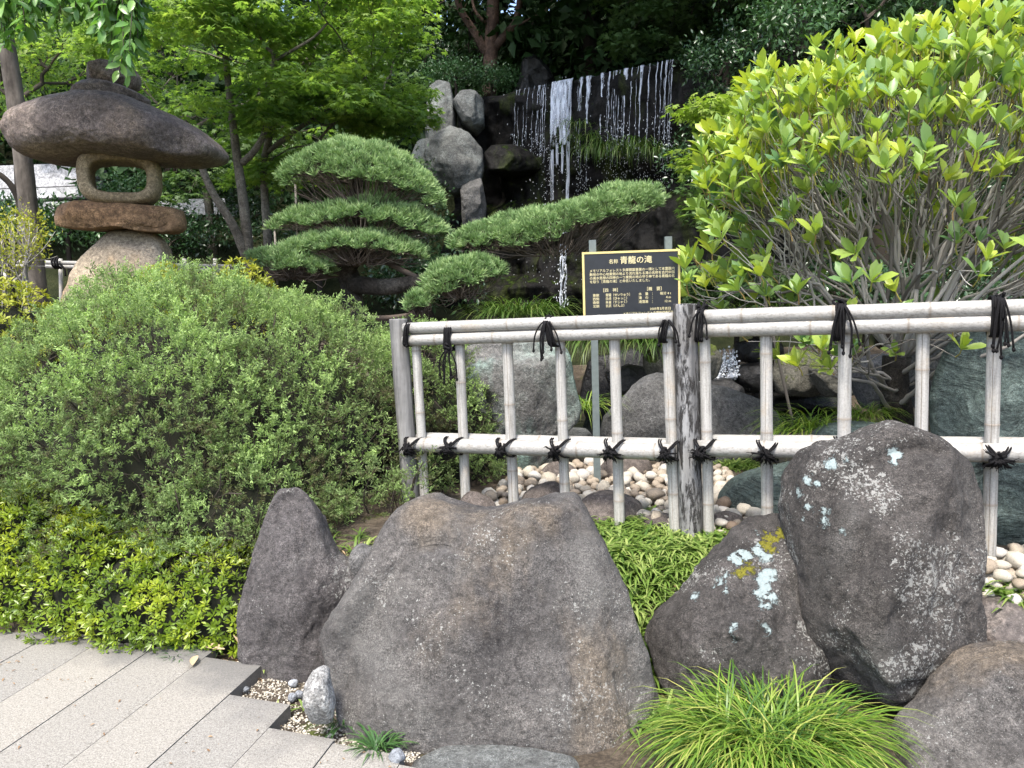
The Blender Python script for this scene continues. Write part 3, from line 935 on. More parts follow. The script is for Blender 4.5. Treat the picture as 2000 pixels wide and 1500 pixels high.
nu, nv = 150, 150
u, v = np.meshgrid(np.linspace(-0.12, 1.25, nu), np.linspace(0, 1, nv))
P = LIP_L + (LIP_R - LIP_L) * u[..., None]
H = LIP_L[2] - 0.55
P[..., 2] -= v * H
q = np.stack([u * LIP_W, v * H, 0 * u], -1).reshape(-1, 3)
blocky = np.floor(fbm(q * A(0.9, 0.7, 1) + 5, 3) * 4) / 4
dis = (fbm(q * 0.8, 4) * 0.22 + fbm(q * A(2.2, 0.9, 1) + 9, 4, ridge=True) * 0.14 + blocky * 0.12 - 0.1).reshape(u.shape)
led = 0.55 * sm(v, 0.42, 0.50) + 0.35 * sm(v, 0.72, 0.78) + 0.35 * sm(v, 0.25, 0.3) * (u < 0.33)
wobble = (sm(v, 0.0, 0.03) * dis + led * (0.7 + 0.5 * np.clip(fbm(q * A(0.7, 0.1, 0)), -1, 1).reshape(u.shape)))
P += wall_n * wobble[..., None]
P[..., 2] += (fbm(q * A(2.5, 0, 0), 3).reshape(u.shape) * 0.03) * (1 - v)
back = P[0].copy()
back -= wall_n * 2.2
back[:, 2] += -0.02
i = (np.arange(nv - 1)[:, None] * nu + np.arange(nu - 1)[None]).ravel()
b = B().add(P.reshape(-1, 3), np.stack([i + nu, i + nu + 1, i + 1, i], 1))
j = np.arange(nu - 1)
b.add(np.concatenate([back, P[0]]), np.stack([j + nu, j + nu + 1, j + 1, j], 1))
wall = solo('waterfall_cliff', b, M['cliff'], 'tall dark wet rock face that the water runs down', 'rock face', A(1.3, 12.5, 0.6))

wf = thing('waterfall', 'thin white strands of water falling over the dark rock face', 'waterfall', lip(1100))
rw = np.random.default_rng(21)
drops = B()
dv, df = icos(1)
# (px across, width px at the lip, width px below, photo y where it breaks into drops, photo y of the last drop)
STR = [(1012, 2.5, 2, 245, 250), (1018, 2, 2, 250, 300), (1046, 2, 1.5, 230, 260), (1055, 3, 2, 235, 330), (1066, 4, 2, 250, 330), (1082, 3, 2, 280, 340),
       (1138, 9, 3, 260, 360), (1152, 20, 6, 300, 400), (1180, 13, 5, 250, 380), (1194, 5, 2.5, 240, 370), (1206, 4, 2, 230, 340),
       (1226, 16, 4, 240, 360), (1238, 3, 2, 220, 300), (1256, 11, 5, 260, 370), (1272, 3, 2, 230, 330), (1287, 4, 2, 220, 320), (1296, 4, 2, 220, 320), (1306, 3, 2, 210, 300), (1317, 2.5, 2, 210, 260)]


def fall_strand(px, w0, w1, ybrk, yend, seed):
    L = lip(px)
    Y = L[1] - 0.12
    pm = Y / F_PX
    zb, ze = at(px, ybrk + 65, Y)[2], at(px, yend + 50, Y)[2]
    n = 80
    t = np.linspace(0, 1, n)
    z = L[2] + 0.03 + (zb - L[2]) * t ** 1.0
    out = 0.02 + 0.16 * np.sqrt(t)
    sw = fbm(np.stack([t * 5, np.full(n, seed * 3.3), 0 * t], -1), 3)
    w = 0.62 * (w1 + (w0 - w1) * (1 - t) ** 3.5) * pm * 0.5 * (1 + 0.45 * fbm(np.stack([t * 22, np.full(n, seed * 7.7), 0 * t], -1), 2))
    bead = fbm(np.stack([t * 30, np.full(n, seed * 11.1), 0 * t], -1), 2)
    w = np.maximum(w * (1 - 0.75 * t ** 2), 0.0035) * np.clip(1 + (1.4 * bead - 0.25) * sm(t, 0.15, 0.6), 0.38, 1.5)
    c = L[None] + wall_n[None] * out[:, None] + A(*wall_dir, 0)[None] * (sw * 0.02)[:, None]
    c[:, 2] = z
    c[0] = L - wall_n * 0.15 + A(0, 0, 0.03)
    ns = 8
    an = np.arange(ns) / ns * 2 * math.pi
    V = c[:, None] + w[:, None, None] * np.cos(an)[None, :, None] * A(*wall_dir, 0) + (np.minimum(w, 0.03) * 0.6)[:, None, None] * np.sin(an)[None, :, None] * wall_n
    i = np.arange(n - 1)[:, None] * ns
    j = np.arange(ns)[None]
    k = (j + 1) % ns
    part('water_strand', B().add(V.reshape(-1, 3), np.stack([i + j, i + k, i + ns + k, i + ns + j], -1).reshape(-1, 4)), M['fall'], wf)
    nd = int(12 + 9 * w1)
    for q in range(nd):
        f = rw.random() ** 0.8
        zz = zb + (L[2] - zb) * 0.35 + (ze - zb - (L[2] - zb) * 0.35) * f
        s = rw.uniform(0.0028, 0.0055) * (1.1 - 0.4 * f)
        cc = c[-1] + A(*wall_dir, 0) * rw.normal() * (0.012 + 0.03 * f) + wall_n * rw.normal() * 0.04
        cc = A(cc[0], cc[1], zz)
        drops.add(dv * A(1, 1, rw.uniform(1.2, 3.5)) * s + cc, df)


STR += [(x, 1.6, 1.2, 200 + rw.uniform(0, 90), 330) for x in rw.uniform(1000, 1318, 22)]
for k, a in enumerate(STR):
    fall_strand(*a, k)
# the broad sheet in the middle: a closed curtain of braided water that thins into two edges
L0, L1 = lip(1081), lip(1121)
for (fa, fb, yb, sd) in ((0.0, 1.0, 283, 0), (0.0, 0.16, 430, 3), (0.84, 1.0, 420, 4), (0.32, 0.44, 330, 5), (0.62, 0.7, 345, 6)):
    n, ns = 70, 26
    t = np.linspace(0, 1, n)[:, None]
    s = np.linspace(0, 1, ns)[None]
    Y = (L0[1] + L1[1]) / 2 - 0.2
    zb = at(1100, yb, Y)[2]
    nar = 1 - (0.22 if fb - fa > .5 else 0.1) * t
    uu = 0.5 + ((fa + (fb - fa) * s) - 0.5) * nar
    base = L0 + (L1 - L0) * uu[..., None]
    nz = fbm(np.stack([np.broadcast_to(uu * 14, (n, ns)), np.broadcast_to(t * 2.5, (n, ns)), np.full((n, ns), sd * 4.0)], -1).reshape(-1, 3), 3).reshape(n, ns)
    rag = 1 + 0.10 * fbm(np.stack([np.broadcast_to(uu * 9, (n, ns)), 0 * nz + sd, 0 * nz], -1).reshape(-1, 3), 3).reshape(n, ns)
    Z = L0[2] + 0.03 + (zb - L0[2]) * t * rag
    fr = base + wall_n * (0.03 + 0.17 * np.sqrt(t) + 0.02 * nz)[..., None]
    fr[..., 2] = Z
    bk = fr - wall_n * 0.012
    V = np.concatenate([fr.reshape(-1, 3), bk.reshape(-1, 3)])
    i = (np.arange(n - 1)[:, None] * ns + np.arange(ns - 1)[None]).ravel()
    o = n * ns
    part('water_curtain' if sd == 0 else 'water_strand', B().add(V, [np.stack([i, i + 1, i + ns + 1, i + ns], 1), np.stack([o + i + ns, o + i + ns + 1, o + i + 1, o + i], 1)]), M['fall'], wf)
for q in range(380):
    px = rw.uniform(985, 1310) if q > 250 else rw.normal(1100, 14)
    L = lip(px)
    f = rw.random()
    zz = L[2] + (1.2 - L[2]) * f
    s = rw.uniform(0.0025, 0.0055)
    drops.add(dv * A(1, 1, rw.uniform(1, 2.8)) * s + A(L[0], L[1], zz) + wall_n * (0.2 + rw.random() * (0.2 + 0.7 * (f > 0.45))), df)
for xx in (1095, 1099, 1104):            # thin threads below the pine limb
    bb = B()
    pts = [at(xx + rw.normal() * 1.5, yy, 11.62) + A(0, rw.normal() * .02, 0) for yy in np.linspace(440, 600, 12)]
    tube(bb, spline(pts, 40), 0.012 * (1 + 0.7 * fbm(np.c_[np.arange(40) * 0.5, np.full(40, xx), np.zeros(40)], 2)), 6)
    part('water_strand', bb, M['fall'], wf)
for q in range(160):                       # the foot of the fall, behind the notice board
    f = rw.random()
    c = at(1099 + rw.normal() * (4 + 4 * f), 455 + 150 * f, 11.6)
    drops.add(dv * A(1, 1, rw.uniform(1, 3)) * rw.uniform(0.003, 0.009) + c + A(0, rw.normal() * .05, 0), df)
part('water_drops', drops, M['foam'], wf, kind='stuff')

# pond and the little cascade that feeds it
b = B()
px_ = np.array([(-0.4, 5.6), (3.9, 5.6), (3.9, 8.6), (-0.4, 8.6)])
b.add(np.c_[px_, np.full(4, 0.235)], np.array([(0, 1, 2, 3)]))
tag(link('pond_water', b.mesh('pond_water', M['pond']), (0, 0, 0)), kind='structure')
cs = thing('cascade', 'small white cascade tumbling between dark wet stones', 'cascade', at(1410, 735, 7.6))
rc = np.random.default_rng(5)
for (x0, x1, y0, y1, dY) in ((1388, 1432, 682, 716, 0.10), (1380, 1440, 716, 740, 0.28), (1365, 1420, 738, 768, 0.45)):
    for q in range(7):
        xx = x0 + (x1 - x0) * (q + rc.random()) / 7
        p0, p1 = at(xx + rc.normal() * 3, y0, 7.75 - dY + 0.1), at(xx + rc.normal() * 4, y1, 7.7 - dY - 0.05)
        m_ = (p0 + p1) / 2 + A(0, -0.05, 0.02)
        bb = B()
        tube(bb, spline([p0, m_, p1], 8), np.linspace(0.012, 0.02, 8) * rc.uniform(0.5, 1.3), 5)
        part('water_strand', bb, M['fall'], cs)
dr = B()
for q in range(500):
    k = rc.integers(0, 3)
    x0, x1, y1 = ((1385, 1440, 716), (1375, 1445, 738), (1362, 1420, 766))[k]
    c = at(rc.uniform(x0, x1), y1 - abs(rc.normal()) * 16, 7.55 - 0.17 * k)
    dr.add(dv * rc.uniform(0.004, 0.014) + c, df)
part('water_drops', dr, M['foam'], cs, kind='stuff')


# ------------------------------------------------------------------ rocks
def rock(name, label, poly, Y, D, mat, group=None, parent=None, cat='rock', **kw):
    v, f = rock_shape(poly, Y, D, **kw)
    if isinstance(mat, dict):
        mat = dict(mat)
        for key in ('patches', 'moss_at'):
            if key in mat:
                pj = proj(v)
                spots = []
                for (x, y, rr) in mat[key]:
                    dd = np.hypot(pj[:, 0] - x, pj[:, 1] - y)
                    nr = np.argsort(dd)[:12]
                    nr = nr[pj[nr, 2] < pj[nr, 2].min() + 0.05]
                    spots.append((tuple(v[nr[0]]), rr))
                mat[key] = spots
        mat = rock_mat(**mat)
    b = B().add(v, f)
    base = A(v[:, 0].mean(), v[:, 1].mean(), max(v[:, 2].min(), -0.05))
    if parent is not None:
        return part(name, b, mat, parent, label=label)
    return solo(name, b, mat, label, cat, base, group)


def ell(cx, cy, rx, ry, n=20, seed=0, rough=0.12):
    r = np.random.default_rng(seed + 100)
    a = np.arange(n) / n * 2 * math.pi
    w = 1 + rough * np.interp(np.arange(n), np.arange(0, n + 2, 2), (lambda z: np.append(z[:-1], z[0]))(r.normal(size=n // 2 + 1)))
    return [(cx + rx * w[k] * math.cos(a[k]), cy + ry * w[k] * math.sin(a[k])) for k in range(n)]


FR = 'large rocks edging the paving'
rock('boulder', 'huge flat-topped grey-brown boulder at the front between pointed rock and grass tuft',
     [(620, 1240), (640, 1210), (668, 1170), (700, 1128), (722, 1085), (745, 1040), (770, 1006), (800, 999), (840, 1000), (880, 1012), (920, 1022), (960, 1018), (1010, 1008), (1060, 1003), (1125, 994),
      (1150, 1012), (1170, 1050), (1200, 1110), (1225, 1170), (1250, 1230), (1272, 1290), (1290, 1360), (1310, 1450), (1330, 1640), (1200, 1720), (900, 1720), (780, 1660), (725, 1560), (706, 1440), (700, 1390), (662, 1345), (645, 1300), (628, 1262)],
     2.72, (0.34, 0.30), M['rock_big'], FR, sub=6, m=3.6, lean=0.22, seed=4, amp=0.075, facets=8, fine=0.022, chips=26, smooth=1)
rock('rock', 'pointed tall grey rock standing beside the clipped azalea edging',
     [(545, 956), (572, 951), (592, 965), (608, 1000), (626, 1050), (650, 1100), (685, 1122), (700, 1155), (700, 1230), (700, 1400), (640, 1470), (560, 1470), (500, 1420), (470, 1300), (468, 1180), (484, 1110), (498, 1040), (510, 988), (524, 970)],
     3.10, (0.15, 0.25), M['rock_dark'], FR, sub=6, m=3.0, lean=0.12, seed=8, amp=0.075, facets=6, fine=0.022, chips=24, smooth=1)
LICH = dict(name='lichen_spotted_rock', dark=(0.030, 0.027, 0.025), mid=(0.058, 0.052, 0.047), light=(0.106, 0.096, 0.087), speck=1.7, bump=1.0, film=0.35, patches=[
    (1625, 905, .022), (1648, 895, .016), (1745, 890, .020), (1745, 905, .012), (1603, 942, .012), (1582, 935, .013), (1612, 995, .014), (1610, 1015, .012), (1580, 995, .017), (1572, 1010, .012), (1556, 960, .022), (1640, 1040, .008)])
rock('boulder', 'tall rounded dark boulder with pale lichen spots in front of the bamboo fence',
     [(1745, 833), (1775, 829), (1800, 836), (1840, 856), (1866, 877), (1901, 903), (1911, 960), (1896, 1050), (1874, 1120), (1872, 1190), (1854, 1255), (1850, 1300), (1805, 1345), (1745, 1375), (1650, 1390), (1560, 1370), (1546, 1290), (1548, 1220), (1562, 1110), (1552, 1010), (1555, 940), (1590, 893), (1650, 872), (1700, 855)],
     2.78, (0.34, 0.30), LICH, FR, sub=6, m=3.0, lean=0.06, seed=15, amp=0.075, facets=7, fine=0.02, chips=26, smooth=1)
LICH2 = dict(name='lichen_and_moss_rock', dark=(0.028, 0.025, 0.023), mid=(0.053, 0.048, 0.044), light=(0.098, 0.089, 0.082), speck=1.7, bump=1.2, film=0.3, patches=[
    (1455, 1085, .026), (1470, 1070, .024), (1440, 1098, .024), (1480, 1060, .018), (1500, 1092, .024), (1505, 1115, .024), (1493, 1130, .03), (1488, 1150, .03), (1500, 1165, .024), (1490, 1185, .02),
    (1408, 1135, .018), (1420, 1128, .016), (1418, 1155, .018), (1480, 1045, .014), (1395, 1140, .012), (1430, 1225, .018), (1425, 1235, .014), (1500, 1225, .02), (1550, 1060, .018), (1360, 1165, .010)],
    moss_at=[(1530, 1042, .03), (1510, 1052, .028), (1545, 1035, .028), (1490, 1068, .02), (1460, 1108, .014), (1445, 1118, .012)], moss_col=(0.17, 0.16, 0.018))
rock('rock', 'sloping dark rock with pale blue lichen and yellow moss leaning on the tall boulder',
     [(1262, 1255), (1290, 1205), (1330, 1175), (1370, 1135), (1410, 1098), (1450, 1058), (1490, 1035), (1530, 1030), (1575, 1030), (1620, 1100), (1640, 1250), (1620, 1370), (1500, 1400), (1380, 1390), (1300, 1350), (1272, 1300)],
     2.86, (0.36, 0.22), LICH2, FR, sub=6, m=2.5, lean=0.45, seed=23, amp=0.10, facets=6, fine=0.03, chips=24, smooth=1)
rock('rock', 'speckled low grey rock beside the grass tuft at the front corner',
     [(1764, 1478), (1779, 1438), (1824, 1413), (1864, 1376), (1914, 1338), (1959, 1313), (1999, 1304), (2074, 1300), (2174, 1338), (2264, 1458), (2284, 1598), (2134, 1718), (1884, 1718), (1784, 1638), (1759, 1538)],
     2.32, (0.32, 0.25), M['rock_big'], FR, sub=6, m=2.6, lean=0.3, seed=31, amp=0.05, facets=3)
rock('rock', 'smooth brown rounded stone behind the speckled low rock, below pale pebbles',
     [(1858, 1245), (1866, 1215), (1890, 1188), (1925, 1171), (1960, 1170), (2000, 1182), (2045, 1210), (2075, 1265), (2040, 1290), (1950, 1292), (1880, 1285), (1860, 1270)],
     2.78, (0.16, 0.2), M['rock_brown'], FR, sub=5, m=2.4, seed=36, amp=0.03, facets=2)
rock('stone', 'small pale jagged stone standing in gravel at the foot of the huge boulder',
     [(596, 1335), (608, 1314), (625, 1306), (639, 1314), (644, 1345), (652, 1380), (650, 1415), (628, 1418), (606, 1412), (600, 1388), (594, 1362)],
     2.50, (0.06, 0.08), M['stone_white'], None, cat='stone', sub=4, m=2.6, seed=41, amp=0.09, facets=3)
rock('stone', 'small grey stone peeping up behind the notch between pointed rock and huge boulder',
     ell(712, 1100, 36, 42, seed=3), 3.2, (0.08, 0.1), M['rock_grey'], None, cat='stone', sub=4, seed=42, amp=0.04)
rock('stone', 'flat dark footing stone under the front edge of the huge boulder',
     [(790, 1530), (850, 1516), (950, 1508), (1050, 1504), (1130, 1515), (1160, 1560), (1100, 1620), (900, 1620), (790, 1580)], 2.26, (0.12, 0.3), M['rock_pale'], None, cat='stone', sub=5, seed=43, amp=0.03)
rock('stone', 'small blue-grey stone lying on the paving edge by the dark grass',
     [(758, 1478), (765, 1468), (778, 1466), (790, 1474), (793, 1482), (780, 1488), (764, 1486)], 2.33, (0.03, 0.03), M['blue_stone'], None, cat='stone', sub=4, seed=44, amp=0.05)
for k, (x, y, rx, ry, lb) in enumerate(((573, 1335, 10, 6, 'bluish flat pebble lying alone in the gravel corner'), (572, 1362, 9, 8, 'dark bluish pebble in gravel against the slab end'), (583, 1357, 8, 7, 'pale grey pebble touching the small jagged stone'), (480, 1347, 6, 5, 'tiny dark pebble in the corner of the stepped paving'))):
    p = on_z(x, y, -0.035)
    rock('stone', lb, ell(x, y, rx, ry, seed=k), p[1], (0.02, 0.02), M['blue_stone'], None, cat='stone', sub=3, seed=50 + k, amp=0.05)

GR = 'garden rocks behind the bamboo fence'
rock('rock', 'upright grey-green slab of rock behind the fence near the juniper',
     [(862, 690), (890, 672), (940, 664), (1000, 660), (1060, 662), (1098, 668), (1116, 695), (1122, 750), (1138, 798), (1128, 828), (1100, 850), (1085, 890), (1060, 935), (1000, 960), (965, 930), (962, 870), (945, 810), (915, 765), (880, 730)],
     4.98, (0.16, 0.2), M['rock_green'], GR, sub=5, m=3.4, seed=61, amp=0.09, facets=7, ridge=0.8, smooth=1)
rock('rock', 'broad dark grey rock with a raised end by the pond',
     [(1172, 850), (1180, 815), (1215, 782), (1240, 752), (1262, 736), (1290, 729), (1325, 737), (1370, 748), (1430, 758), (1480, 778), (1515, 802), (1532, 840), (1535, 890), (1500, 915), (1200, 915), (1175, 885)],
     5.35, (0.3, 0.3), M['rock_grey'], GR, sub=5, m=2.5, seed=66, amp=0.06, facets=4, lean=.1)
rock('rock', 'flat green wavy-grained rock half hidden by the tall boulder',
     [(1405, 980), (1430, 945), (1470, 925), (1520, 912), (1580, 902), (1640, 905), (1660, 960), (1650, 1030), (1560, 1050), (1480, 1040), (1420, 1015)],
     3.98, (0.2, 0.25), M['rock_schist'], GR, sub=5, m=2.5, seed=70, amp=0.05, facets=4)
rock('rock', 'low pale green flat rock behind the lower rail and shrub trunk',
     [(1590, 850), (1620, 832), (1680, 826), (1760, 832), (1830, 850), (1850, 890), (1700, 910), (1600, 890)],
     4.45, (0.2, 0.25), M['rock_schist'], GR, sub=5, m=2.6, seed=71, amp=0.05)
rock('rock', 'big dark green veined rock filling the gap behind the last fence uprights',
     [(1815, 770), (1832, 720), (1860, 672), (1910, 645), (1980, 632), (2080, 630), (2200, 700), (2230, 850), (2200, 980), (2000, 1010), (1880, 960), (1830, 880)],
     4.2, (0.25, 0.3), M['rock_schist'], GR, sub=5, m=3.0, seed=72, amp=0.08, facets=6)
rock('rock', 'swirly green rock low behind the last fence upright',
     [(1905, 960), (1940, 912), (2000, 900), (2100, 905), (2180, 1000), (2160, 1120), (2000, 1135), (1920, 1110), (1900, 1040)],
     3.42, (0.12, 0.25), M['rock_schist'], GR, sub=5, m=2.8, seed=73, amp=0.06, facets=4)
rnds = [(930, 1000, 45, 40, 3.9, 'round brown stone half under the juniper tips behind the fence'),
        (1068, 985, 52, 42, 3.98, 'domed brown stone in front of the pebbles, seen between fence uprights'),
        (1192, 1000, 72, 44, 3.9, 'largest domed brown stone along the near edge of the pebbles'),
        (1092, 925, 40, 24, 4.75, 'small grey stone at the foot of the grey-green slab rock'),
        (1222, 917, 55, 32, 4.8, 'brown rounded stone behind the pebbles between the sign posts'),
        (1295, 1026, 46, 26, 3.75, 'low brown stone beside the flaky middle post'),
        (1420, 1030, 42, 34, 3.72, 'brown stone against the flaky middle post, below the green flat rock'),
        (1312, 915, 24, 26, 4.85, 'small brown stone beside the far sign post')]
for k, (x, y, rx, ry, Y, lb) in enumerate(rnds):
    rock('stone', lb, ell(x, y + ry * 0.3, rx, ry * 1.25, seed=20 + k, rough=0.06), Y, (rx * Y / F_PX * .8, rx * Y / F_PX * .8), M['rock_warm'], 'rounded stones among the pebbles', cat='stone', sub=4, m=2.3, seed=80 + k, amp=0.035, facets=2)
WR = 'wet rocks round the cascade and pond'
wet = [([(1255, 690), (1300, 668), (1350, 665), (1400, 672), (1415, 700), (1400, 740), (1290, 750), (1258, 730)], 6.6, M['rock_mossy'], 'grey mossy rock behind the flaky post, beside the cascade'),
       ([(1435, 672), (1480, 660), (1525, 668), (1530, 700), (1500, 716), (1445, 706)], 7.7, M['rock_wet'], 'dark block above the cascade, behind the first upright past the post'),
       ([(1440, 715), (1500, 705), (1535, 725), (1530, 765), (1450, 768), (1430, 745)], 7.5, M['rock_wet'], 'wet dark block at the side of the cascade'),
       ([(1372, 745), (1420, 738), (1450, 755), (1455, 790), (1400, 800), (1370, 785)], 7.15, M['rock_wet'], 'black wet stone the cascade lands on'),
       ([(1508, 740), (1520, 700), (1560, 682), (1600, 690), (1625, 720), (1640, 760), (1580, 775), (1520, 770)], 7.3, M['rock_mossy'], 'brown mossy boulder over the pond edge'),
       ([(1585, 720), (1620, 698), (1660, 700), (1690, 740), (1680, 772), (1610, 775)], 7.0, M['rock_mossy'], 'smaller mossy boulder next to the shrub trunk over the pond'),
       ([(1660, 730), (1690, 698), (1735, 690), (1775, 720), (1780, 790), (1690, 800)], 6.3, M['rock_grey'], 'grey rounded rock just behind the shrub trunk'),
       ([(1770, 740), (1790, 680), (1840, 660), (1890, 690), (1880, 790), (1790, 800)], 5.6, M['rock_grey'], 'grey rock between the shrub trunk and the big veined rock'),
       ([(1130, 780), (1150, 700), (1240, 680), (1290, 720), (1280, 800), (1150, 830)], 7.4, M['rock_wet'], 'black wet rock under the overhanging grass behind the sign posts'),
       ([(1180, 730), (1230, 712), (1285, 722), (1295, 760), (1200, 775)], 6.7, M['rock_wet'], 'low black wet ledge rock under the overhanging grass'),
       ([(1500, 780), (1560, 768), (1640, 772), (1660, 792), (1600, 800), (1510, 796)], 7.6, M['rock_wet'], 'long dark edging stone at the far side of the pond'),
       ([(1060, 845), (1100, 838), (1150, 842), (1165, 860), (1120, 872), (1065, 868)], 5.6, M['rock_pale'], 'low pale stone between the slab rock and the nearer sign post')]
for k, (pl, Y, mt, lb) in enumerate(wet):
    rock('rock', lb, pl, Y, (0.2, 0.25), mt, WR, sub=4, m=2.8, seed=100 + k, amp=0.07, facets=4)
CR = 'pale rocks stacked beside the waterfall'
cliffr = [([(832, 270), (838, 170), (855, 157), (880, 165), (890, 210), (892, 290), (870, 320), (838, 310)], 13.6, M['rock_pale'], 'upright pale green-grey rock at the top of the waterfall stack'),
          ([(884, 205), (900, 182), (930, 177), (945, 195), (946, 245), (930, 262), (905, 245)], 13.5, M['rock_pale'], 'rounded white-spotted rock leaning beside the waterfall lip'),
          ([(830, 300), (850, 262), (880, 242), (915, 262), (942, 290), (946, 335), (935, 372), (890, 385), (840, 350)], 12.9, M['rock_pale'], 'largest pale rock below the white-spotted one beside the waterfall'),
          ([(800, 320), (815, 280), (845, 265), (856, 320), (850, 380), (810, 380)], 13.1, M['rock_pale'], 'narrow pale rock at the outer side of the largest pale rock'),
          ([(900, 365), (940, 345), (950, 400), (945, 450), (905, 455)], 12.6, M['rock_grey'], 'grey rock below the largest pale rock beside the waterfall'),
          ([(945, 300), (960, 285), (1000, 285), (1040, 300), (1060, 330), (1000, 345), (955, 340)], 12.9, M['cliff'], 'mossy ledge jutting from the wet rock face'),
          ([(1000, 185), (1015, 155), (1035, 150), (1050, 185), (1045, 200)], 14.9, M['rock_wet'], 'small dark rock standing behind the waterfall lip'),
          ([(1010, 180), (1020, 120), (1040, 105), (1070, 130), (1090, 175), (1060, 190)], 15.6, M['rock_wet'], 'pointed dark rock in the shade behind the waterfall lip')]
for k, (pl, Y, mt, lb) in enumerate(cliffr):
    rock('rock', lb, pl, Y, (0.5, 0.6), mt, CR, sub=5, m=3.0, seed=130 + k, amp=0.10, facets=5)

# pebbles: the ones that show largest are things of their own
rp = np.random.default_rng(77)
pv_, pf_ = icos(2)
pmesh = []
for k in range(7):
    w = pv_ * A(1.0, rp.uniform(0.72, 0.95), rp.uniform(0.55, 0.8))
    w = w * (1 + 0.26 * fbm(pv_ * 1.1 + k * 9, 3))[:, None]
    for _ in range(3):
        fn = nrm(rp.normal(size=3))
        dd = w @ fn
        w = w - fn * (np.maximum(0, dd - 0.55) * 0.85)[:, None]
    pmesh.append(B().add(w, pf_).mesh('pebble', M['pebble']))


def bed(poly, n, rmin, rmax, seed, layers=2):
    r = np.random.default_rng(seed)
    W = np.array([on_z(x, y, 0.3)[:2] for x, y in poly])
    out = []
    lo, hi = W.min(0), W.max(0)
    for layer in range(layers):
        mine = []
        for _ in range(n * 40):
            p = lo + (hi - lo) * r.random(2)
            inside = False
            for k in range(len(W)):
                a, c = W[k], W[(k + 1) % len(W)]
                if (a[1] > p[1]) != (c[1] > p[1]) and p[0] < (c[0] - a[0]) * (p[1] - a[1]) / (c[1] - a[1]) + a[0]:
                    inside = not inside
            if not inside:
                continue
            s = rmin + (rmax - rmin) * r.random() ** 1.6
            if mine:
                Q = np.array(mine)
                if (np.hypot(Q[:, 0] - p[0], Q[:, 1] - p[1]) < (Q[:, 2] + s) * 0.80).any():
                    continue
            mine.append((p[0], p[1], s))
            if len(mine) > n:
                break
        out += [(x, y, ground_h(x, y) + s * 0.35 + layer * 0.035, s) for x, y, s in mine]
    return out


beds = bed([(945, 985), (985, 950), (1010, 925), (1080, 918), (1180, 912), (1300, 918), (1420, 925), (1440, 960), (1440, 1000), (1500, 1030), (1470, 1050), (1380, 1050), (1260, 1030), (1240, 1012), (1000, 1005)], 230, 0.028, 0.062, 1, 2)
beds += bed([(1885, 1110), (1905, 1085), (1960, 1090), (2040, 1090), (2060, 1150), (2000, 1170), (1930, 1160), (1885, 1190)], 40, 0.03, 0.065, 2, 2)
beds = np.array(beds)
score = beds[:, 3] / proj(beds[:, :3])[:, 2]
order = np.argsort(-score)
rest = B()
for c, k in enumerate(order):
    x, y, z, s = beds[k]
    rot = Matrix.Rotation(rp.uniform(0, 6.28), 4, 'Z') @ Matrix.Rotation(rp.normal() * 0.3, 4, 'X') @ Matrix.Rotation(rp.normal() * 0.3, 4, 'Y')
    if c < 300:
        o = bpy.data.objects.new('pebble', pmesh[rp.integers(0, 7)])
        COL.objects.link(o)
        o.matrix_world = Matrix.Translation((x, y, z)) @ rot @ Matrix.Scale(s, 4)
        near_end = x > 1.5
        tag(o, 'cream rounded pebble lying among the pebbles below the last fence upright' if near_end else 'cream rounded pebble in the pale pebble bed around the sign posts', 'pebble',
            'pebbles below the last fence upright' if near_end else 'pebbles of the pale bed behind the fence')
    else:
        R_ = np.array(rot.to_3x3())
        rest.add((pv_ * A(1, .85, .65) * s) @ R_.T + A(x, y, z), pf_)
if rest.n:
    o = link('pebbles', rest.mesh('pebbles', M['pebble']), (0, 0, 0))
    tag(o, 'smaller cream pebbles filling the pale bed', 'pebbles', kind='stuff')

# gravel in the stepped corner of the paving and litter below the hedge
gb = B()
rg = np.random.default_rng(9)
gv, gf = np.array([(1, 0, 0), (-1, 0, 0), (0, 1, 0), (0, -1, 0), (0, 0, 1), (0, 0, -1)], float), np.array([(0, 2, 4), (2, 1, 4), (1, 3, 4), (3, 0, 4), (2, 0, 5), (1, 2, 5), (3, 1, 5), (0, 3, 5)])
for _ in range(5200):
    px, py = rg.uniform(440, 820), rg.uniform(1290, 1490)
    p = on_z(px, py, -0.05)
    z = ground_h(p[0], p[1])
    if z > 0.1:
        continue
    s = rg.uniform(0.003, 0.0075) * (1.6 if rg.random() < 0.06 else 1)
    gb.add((gv * A(1, 0.85, 0.6) * s) @ np.array(Matrix.Rotation(rg.uniform(0, 6), 3, 'Z')) + A(p[0], p[1], z + s * 0.3), gf, rg.random())
tag(link('gravel', gb.mesh('gravel', M['gravel'], smooth=True), (0, 0, 0)), 'pale fine gravel in the stepped corner of the paving', 'gravel', kind='stuff')
lb = B()
T = leaf_t(1, 0.16, 3, 0.3, 0.3)
n = 900
P = np.array([on_z(rg.uniform(330, 560), rg.uniform(1255, 1305), 0) for _ in range(300)] + [at(rg.uniform(600, 760), rg.uniform(1040, 1120), rg.uniform(3.1, 3.6)) for _ in range(250)] + [on_z(rg.uniform(1180, 1420), rg.uniform(1130, 1260), 0.2) for _ in range(350)])
P[:, 2] = ground_h(P[:, 0], P[:, 1]) + 0.006
P = P[P[:, 1] > 2.9 - 0.3 * (P[:, 0] + 1.05)]
D = rg.normal(size=(len(P), 3)) * A(1, 1, 0.15)
scatter(lb, T, P, frames(D, np.tile(A(0, 0, 1), (len(P), 1)) + rg.normal(size=P.shape) * 0.3), rg.uniform(0.02, 0.05, len(P)), rg.random(len(P)))
